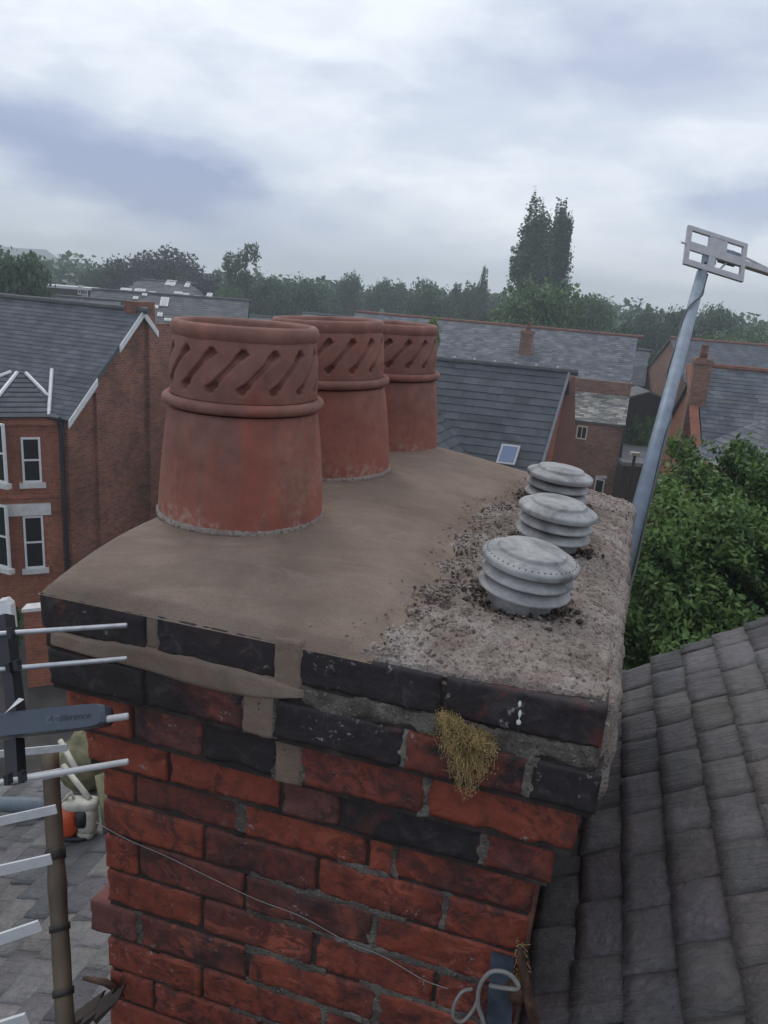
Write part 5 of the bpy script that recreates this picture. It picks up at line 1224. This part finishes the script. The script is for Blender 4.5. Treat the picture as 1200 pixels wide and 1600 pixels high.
pl_ = MB(); pl_.slab([atd(4, 1118, 1.04), atd(28, 1092, 1.06), atd(36, 1094, 1.06), atd(8, 1114, 1.04)], V3([0, .003, 0])); pl_.build('mount_plate', M['aludull'], tv, uv=False); pl_ = MB(); pl_.slab([atd(-4, 940, 1.16), atd(8, 938, 1.16), atd(16, 946, 1.16), atd(20, 985, 1.15), atd(-4, 985, 1.15)], V3([0, .015, 0])); pl_.build('mount_plate', M['aludull'], tv, uv=False)
# bamboo-like pole holding it
mp = thing('brown_pole', 'brown weathered pole with dark bands standing on the tiles at the lower left', 'pole')
q0, q1 = atd(78, 1176, 1.50), atd(104, 1640, 1.30); q2 = q1+(q1-q0)*1.4
bm_ = MB(); nn_ = 40; pts = [q0+(q2-q0)*i/nn_ for i in range(nn_+1)]; bm_.tube(pts, [.0155+.0004*math.sin(i*1.7)+(.0012 if i % 8 == 0 else 0) for i in range(nn_+1)], 14); bm_.build('shaft', M['bamboo'], mp, smooth=True, uv=False)
for y, d_ in ((1350, .02), (1465, .012), (1560, .012)):
    bd_ = MB(); t = (y-1176)/(1640-1176)*(1/2.4); c_ = q0+(q2-q0)*t; dd_ = (q2-q0)/np.linalg.norm(q2-q0); bd_.tube([c_-dd_*d_/2, c_+dd_*d_/2], .0180, 14); bd_.build('tape_band', M['darkwood'], mp, smooth=True, uv=False)
# power tool lying on the tiles with its hose, and the canvas bag behind
Nl = N20; Pl = P1
def onroof(x, y, up=0.): return hit(x, y, Pl+Nl*up, Nl)
tb = onroof(117, 1306, .02); tl = thing('petrol_power_tool', 'orange and dirty white petrol power tool lying on the lower left tiles', 'power tool')
sz = np.linalg.norm(tb)/1200*1.22     # metres per photo pixel there
rgt = _r; upv = V3([0, 0, 1.]); bkv = V3([0, 1., 0])
def lump(mb, cx, cy, rx, ry, rz, n_=14, pw=.6):
    c_ = tb+rgt*(cx*sz)+upv*(cy*sz); vs = []; fs = []
    for j in range(9):
        ph = -math.pi/2+math.pi*j/8
        for i in range(n_):
            a = 2*math.pi*i/n_; x = math.copysign(abs(math.cos(ph)*math.cos(a))**pw, math.cos(a)); y = math.copysign(abs(math.cos(ph)*math.sin(a))**pw, math.sin(a)); z = math.copysign(abs(math.sin(ph))**pw, math.sin(ph))
            vs.append(c_+rgt*x*rx*sz+bkv*y*ry*sz+upv*z*rz*sz)
    for j in range(8):
        for i in range(n_): fs.append((j*n_+i, j*n_+(i+1) % n_, (j+1)*n_+(i+1) % n_, (j+1)*n_+i))
    mb.add(vs, fs)
q = MB(); lump(q, -9, 22, 16, 15, 18); lump(q, -4, 33, 12, 10, 8); q.build('engine_cover', M['orange'], tl, smooth=True, uv=False)
q = MB(); lump(q, -12, 14, 7, 16.5, 7, pw=1); q.build('starter_cap', M['offwhite'], tl, smooth=True, uv=False)
q = MB(); lump(q, 16, 24, 11, 12, 17); lump(q, 8, 42, 20, 10, 6); lump(q, 14, 6, 10, 10, 6); q.build('fuel_tank', M['offwhite'], tl, smooth=True, uv=False)
q = MB(); lump(q, 12, 28, 8, 14, 12); lump(q, 0, 3, 22, 12, 4); q.build('air_filter', M['black'], tl, smooth=True, uv=False)
q = MB(); p_ = tb+upv*44*sz; q.tube([p_-rgt*12*sz, p_-rgt*2*sz+upv*12*sz, p_+rgt*2*sz], 2.0*sz, 8)
for (x0_, y0_, x1_, y1_) in ((-26, 64, 18, 48), (-28, 96, 6, 82)): q.tube([tb+rgt*x0_*sz+upv*y0_*sz+bkv*.12, tb+rgt*x1_*sz+upv*y1_*sz], 3.2*sz, 8)
q.build('handle', M['offwhite'], tl, smooth=True, uv=False)
cvb = MB(); sdv = 3; cb_ = onroof(116, 1262, .01)+bkv*.18
vs = []; fs = []
for j in range(13):
    for i in range(20):
        a = 2*math.pi*i/20; ph = -math.pi/2+math.pi*j/12; r_ = 1+.16*n3(math.cos(a)*2, math.sin(a)*2, j*.4)
        vs.append(cb_+rgt*math.cos(ph)*math.cos(a)*38*sz*r_+bkv*math.cos(ph)*math.sin(a)*.16+upv*((math.sin(ph)+.85)*42*sz*r_))
for j in range(12):
    for i in range(20): fs.append((j*20+i, j*20+(i+1) % 20, (j+1)*20+(i+1) % 20, (j+1)*20+i))
cvb.add(vs, fs); tag(cvb.build('canvas_bag', M['canvas'], smooth=True, uv=False), 'lumpy yellow-grey sack behind the orange tool beside the brickwork', 'sack')
hs = MB(); hp0 = onroof(-60, 1262, .05); hp1 = onroof(62, 1258, .05); hs.tube([hp0, (hp0+hp1)/2+V3([0, 0, .01]), hp1, hp1+rgt*.05-upv*.03], .030, 12); h2_ = MB(); h2_.tube([tb+rgt*24*sz+upv*66*sz+bkv*.06, tb+rgt*36*sz+upv*40*sz, tb+rgt*39*sz+upv*2*sz], 7*sz, 10); h2_.build('intake_pipe', M['canvas'], tl, smooth=True, uv=False)
tag(hs.build('grey_hose', M['greyhose'], smooth=True, uv=False), 'thick blue-grey hose lying on the tiles behind the brown pole', 'hose')

# ------------------------------------------------------------------ things on the brick face
tf = thing('dried_stonecrop', 'tuft of dry yellow plant hanging from the joint under the top course', 'plant')
sm1 = MB(); sm2 = MB(); rp = random.Random(4)
def frontpt(x, y, v): 
    Mx = np.array([ray(x, y), -U, [0, 0, -1.]]).T; s_ = np.linalg.solve(Mx, A+v*Vv); return W(s_[1], v, s_[2])
for k in range(200):
    x0 = rp.uniform(688, 762); y0 = 1114+(x0-690)*.52+rp.uniform(-4, 6)
    t = rp.random(); endx = 724+rp.gauss(0, 9)+(x0-722)*.75; endy = y0+rp.uniform(10, max(30, 118-abs(endx-722)*1.5))
    vb_ = -.012-.03*rp.random()
    p0, p3 = frontpt(x0, y0, .0), frontpt(endx, endy, vb_); pm_ = frontpt((x0+endx)/2+rp.gauss(0, 8), (y0+endy)/2-4, vb_*1.1)
    pts = []
    for i in range(7):
        s = i/6; p = p0*(1-s)**2+pm_*2*s*(1-s)+p3*s*s; pts.append(p+V3([rp.gauss(0, .0030) for _ in range(3)])*(1 if 0 < i else 0))
    sm1.tube(pts, .00040, 3, cap=False)
    for i in range(rp.randint(24, 40)):
        p = pts[rp.randint(1, 6)]+V3([rp.gauss(0, .0036) for _ in range(3)]); s_ = rp.uniform(.0006, .0013)
        sm2.add([p+V3([s_, 0, 0]), p+V3([-s_*.5, s_, 0]), p+V3([-s_*.5, -s_, 0]), p+V3([0, 0, s_*1.3]), p-V3([0, 0, s_*1.3])], [(0, 1, 3), (1, 2, 3), (2, 0, 3), (1, 0, 4), (2, 1, 4), (0, 2, 4)])
for k in range(40):
    x0 = rp.uniform(740, 775); p0 = frontpt(745, 1160, 0); p3 = frontpt(x0+rp.uniform(-8, 14), 1165+rp.uniform(-16, 24), -.02); sm1.tube([p0, (p0+p3)/2+V3([0, 0, .004]), p3], .00045, 3, cap=False)
sm1.build('stems', M['straw'], tf, uv=False); sm2.build('dry_leaves', M['straw'], tf, uv=False)
def fpath(pts, v, r_, name, mat, label, cat, n_=8, sag=0):
    P = [frontpt(x, y, vv if vv is not None else v) for (x, y, *rest) in pts for vv in [rest[0] if rest else None]]
    out = []
    for i in range(len(P)-1):
        p0 = P[max(i-1, 0)]; p1 = P[i]; p2 = P[i+1]; p3 = P[min(i+2, len(P)-1)]
        for s in range(8):
            t = s/8; out.append(.5*((2*p1)+(-p0+p2)*t+(2*p0-5*p1+4*p2-p3)*t*t+(-p0+3*p1-3*p2+p3)*t**3))
    out.append(P[-1]); mb = MB(); mb.tube(out, r_, n_); return tag(mb.build(name, M[mat], smooth=True, uv=False), label, cat)
fpath([(150, 1285), (200, 1312), (260, 1338), (330, 1372), (400, 1405), (470, 1432), (540, 1470), (600, 1495), (660, 1530), (700, 1545)], .066, .0009, 'thin_wire', 'cable', 'thin pale wire strung diagonally across the red brick face', 'wire', 6)
fpath([(765, 1540, .03), (808, 1545, .02), (802, 1528, .02), (785, 1518, .015), (765, 1520, .01), (750, 1540, .01), (747, 1570, .01), (756, 1600, .01), (762, 1650, .01)], .02, .0036, 'coax_cable', 'cable', 'pale looped cable in front of the blue-grey plate at the bottom', 'cable', 10)
fpath([(738, 1545, .03), (722, 1550, .02), (710, 1570, .015), (709, 1590, .015), (722, 1596, .02), (738, 1580, .03), (745, 1565, .035)], .02, .0030, 'cable_offcut', 'cable', 'small pale loop of cable left of the larger loop', 'cable', 10)
brk = thing('corner_bracket', 'blue-grey painted bracket with a rusty pipe stub on the lower right corner of the stack', 'bracket')
q = MB(); c4_ = [frontpt(767, 1490, .062), frontpt(803, 1500, .062), frontpt(798, 1640, .062), frontpt(757, 1640, .062)]; q.slab(c4_, Vp*.006); q.build('plate', M['bluepaint'], brk, uv=False)
q = MB(); p0 = frontpt(808, 1558, .035); q.tube([p0, p0+V3([.0, .06, -.02])], .0135, 14); q.tube([p0-V3([0, .0, 0]), p0+V3([0, .004, 0])], .0155, 14); q.build('pipe_stub', M['rust'], brk, smooth=True, uv=False)
q = MB(); q.tube([frontpt(812, 1480, .05), frontpt(818, 1520, .045), frontpt(826, 1560, .04), frontpt(845, 1640, .04)], [.006, .008, .009, .010], 7); q.tube([frontpt(836, 1400, .06), frontpt(822, 1480, .055), frontpt(838, 1600, .05)], .003, 6); q.build('iron_strap', M['rust'], brk, smooth=True, uv=False)
q = MB(); rq = random.Random(8)
for k in range(60):
    x0, y0 = 812+rq.gauss(0, 4), 1490+rq.uniform(-20, 40); p = frontpt(x0, y0, .05); q.tube([p, p+V3([rq.gauss(0, .006), -.004, rq.uniform(-.02, .02)])], .0006, 3, cap=False)
q.build('frayed_fibre', M['straw'], brk, uv=False)
# iron pegs sticking out low on the left
pg = thing('wall_peg', 'dark iron peg sticking out of the lower left corner of the stack', 'peg')
q = MB(); q.tube([frontpt(205, 1558, .085), frontpt(165, 1535, .055), frontpt(130, 1528, .05)], [.008, .0075, .0045], 8); q.build('shank', M['rust'], pg, smooth=True, uv=False)
rk = MB(); rr = random.Random(3)
for (x, y, s) in ((138, 1600, .018), (118, 1606, .020), (158, 1592, .016)):
    c_ = atd(x, y, 1.5); rk.slab([c_+V3([-s, 0, -s*.4]), c_+V3([s*1.4, .03, s*.9]), c_+V3([s*1.5, .04, s*.5]), c_+V3([-s*.6, 0, -s])], V3([.005, .03, .01]))
tag(rk.build('broken_timber', M['timber'], uv=False), 'splintered dark timber pieces beside the foot of the stack', 'timber')
# small yard things right of the wing
cr = thing('parked_car', 'small blue car roof just visible in the yard beside the brick rear wing', 'car')
p = at(985, 712, 37.5); p = V3([p[0], p[1], GZ])
q = MB(); prof = [(-2, .3), (-2, .75), (-1.2, .85), (-.7, 1.35), (.8, 1.38), (1.5, .9), (2.05, .8), (2.05, .3)]
q.slab([p+V3([-.85, x, z]) for x, z in prof], V3([1.7, 0, 0])); q.build('body', M['car'], cr, uv=False)
q = MB(); 
for x in (-1.3, 1.35):
    for s in (-.86, .66): q.tube([p+V3([s, x, .3]), p+V3([s+.2, x, .3])], .3, 14)
q.build('wheel', M['black'], cr, uv=False)

# ------------------------------------------------------------------ haze
hz = MB(); hz.hexa([(-720, -70, GZ-1), (720, -70, GZ-1), (720, 720, GZ-1), (-720, 720, GZ-1), (-720, -70, 16), (720, -70, 16), (720, 720, 16), (-720, 720, 16)])
m = bpy.data.materials.new('haze'); m.use_nodes = True; nt = m.node_tree; nt.nodes.clear()
pv = N(nt, 'ShaderNodeVolumePrincipled', {'Color': (.86, .95, 1, 1), 'Density': .0021, 'Anisotropy': .45}); mo_ = N(nt, 'ShaderNodeOutputMaterial'); nt.links.new(pv.outputs[0], mo_.inputs['Volume'])
tag(hz.build('haze', m, uv=False, tint=False), kind='stuff')
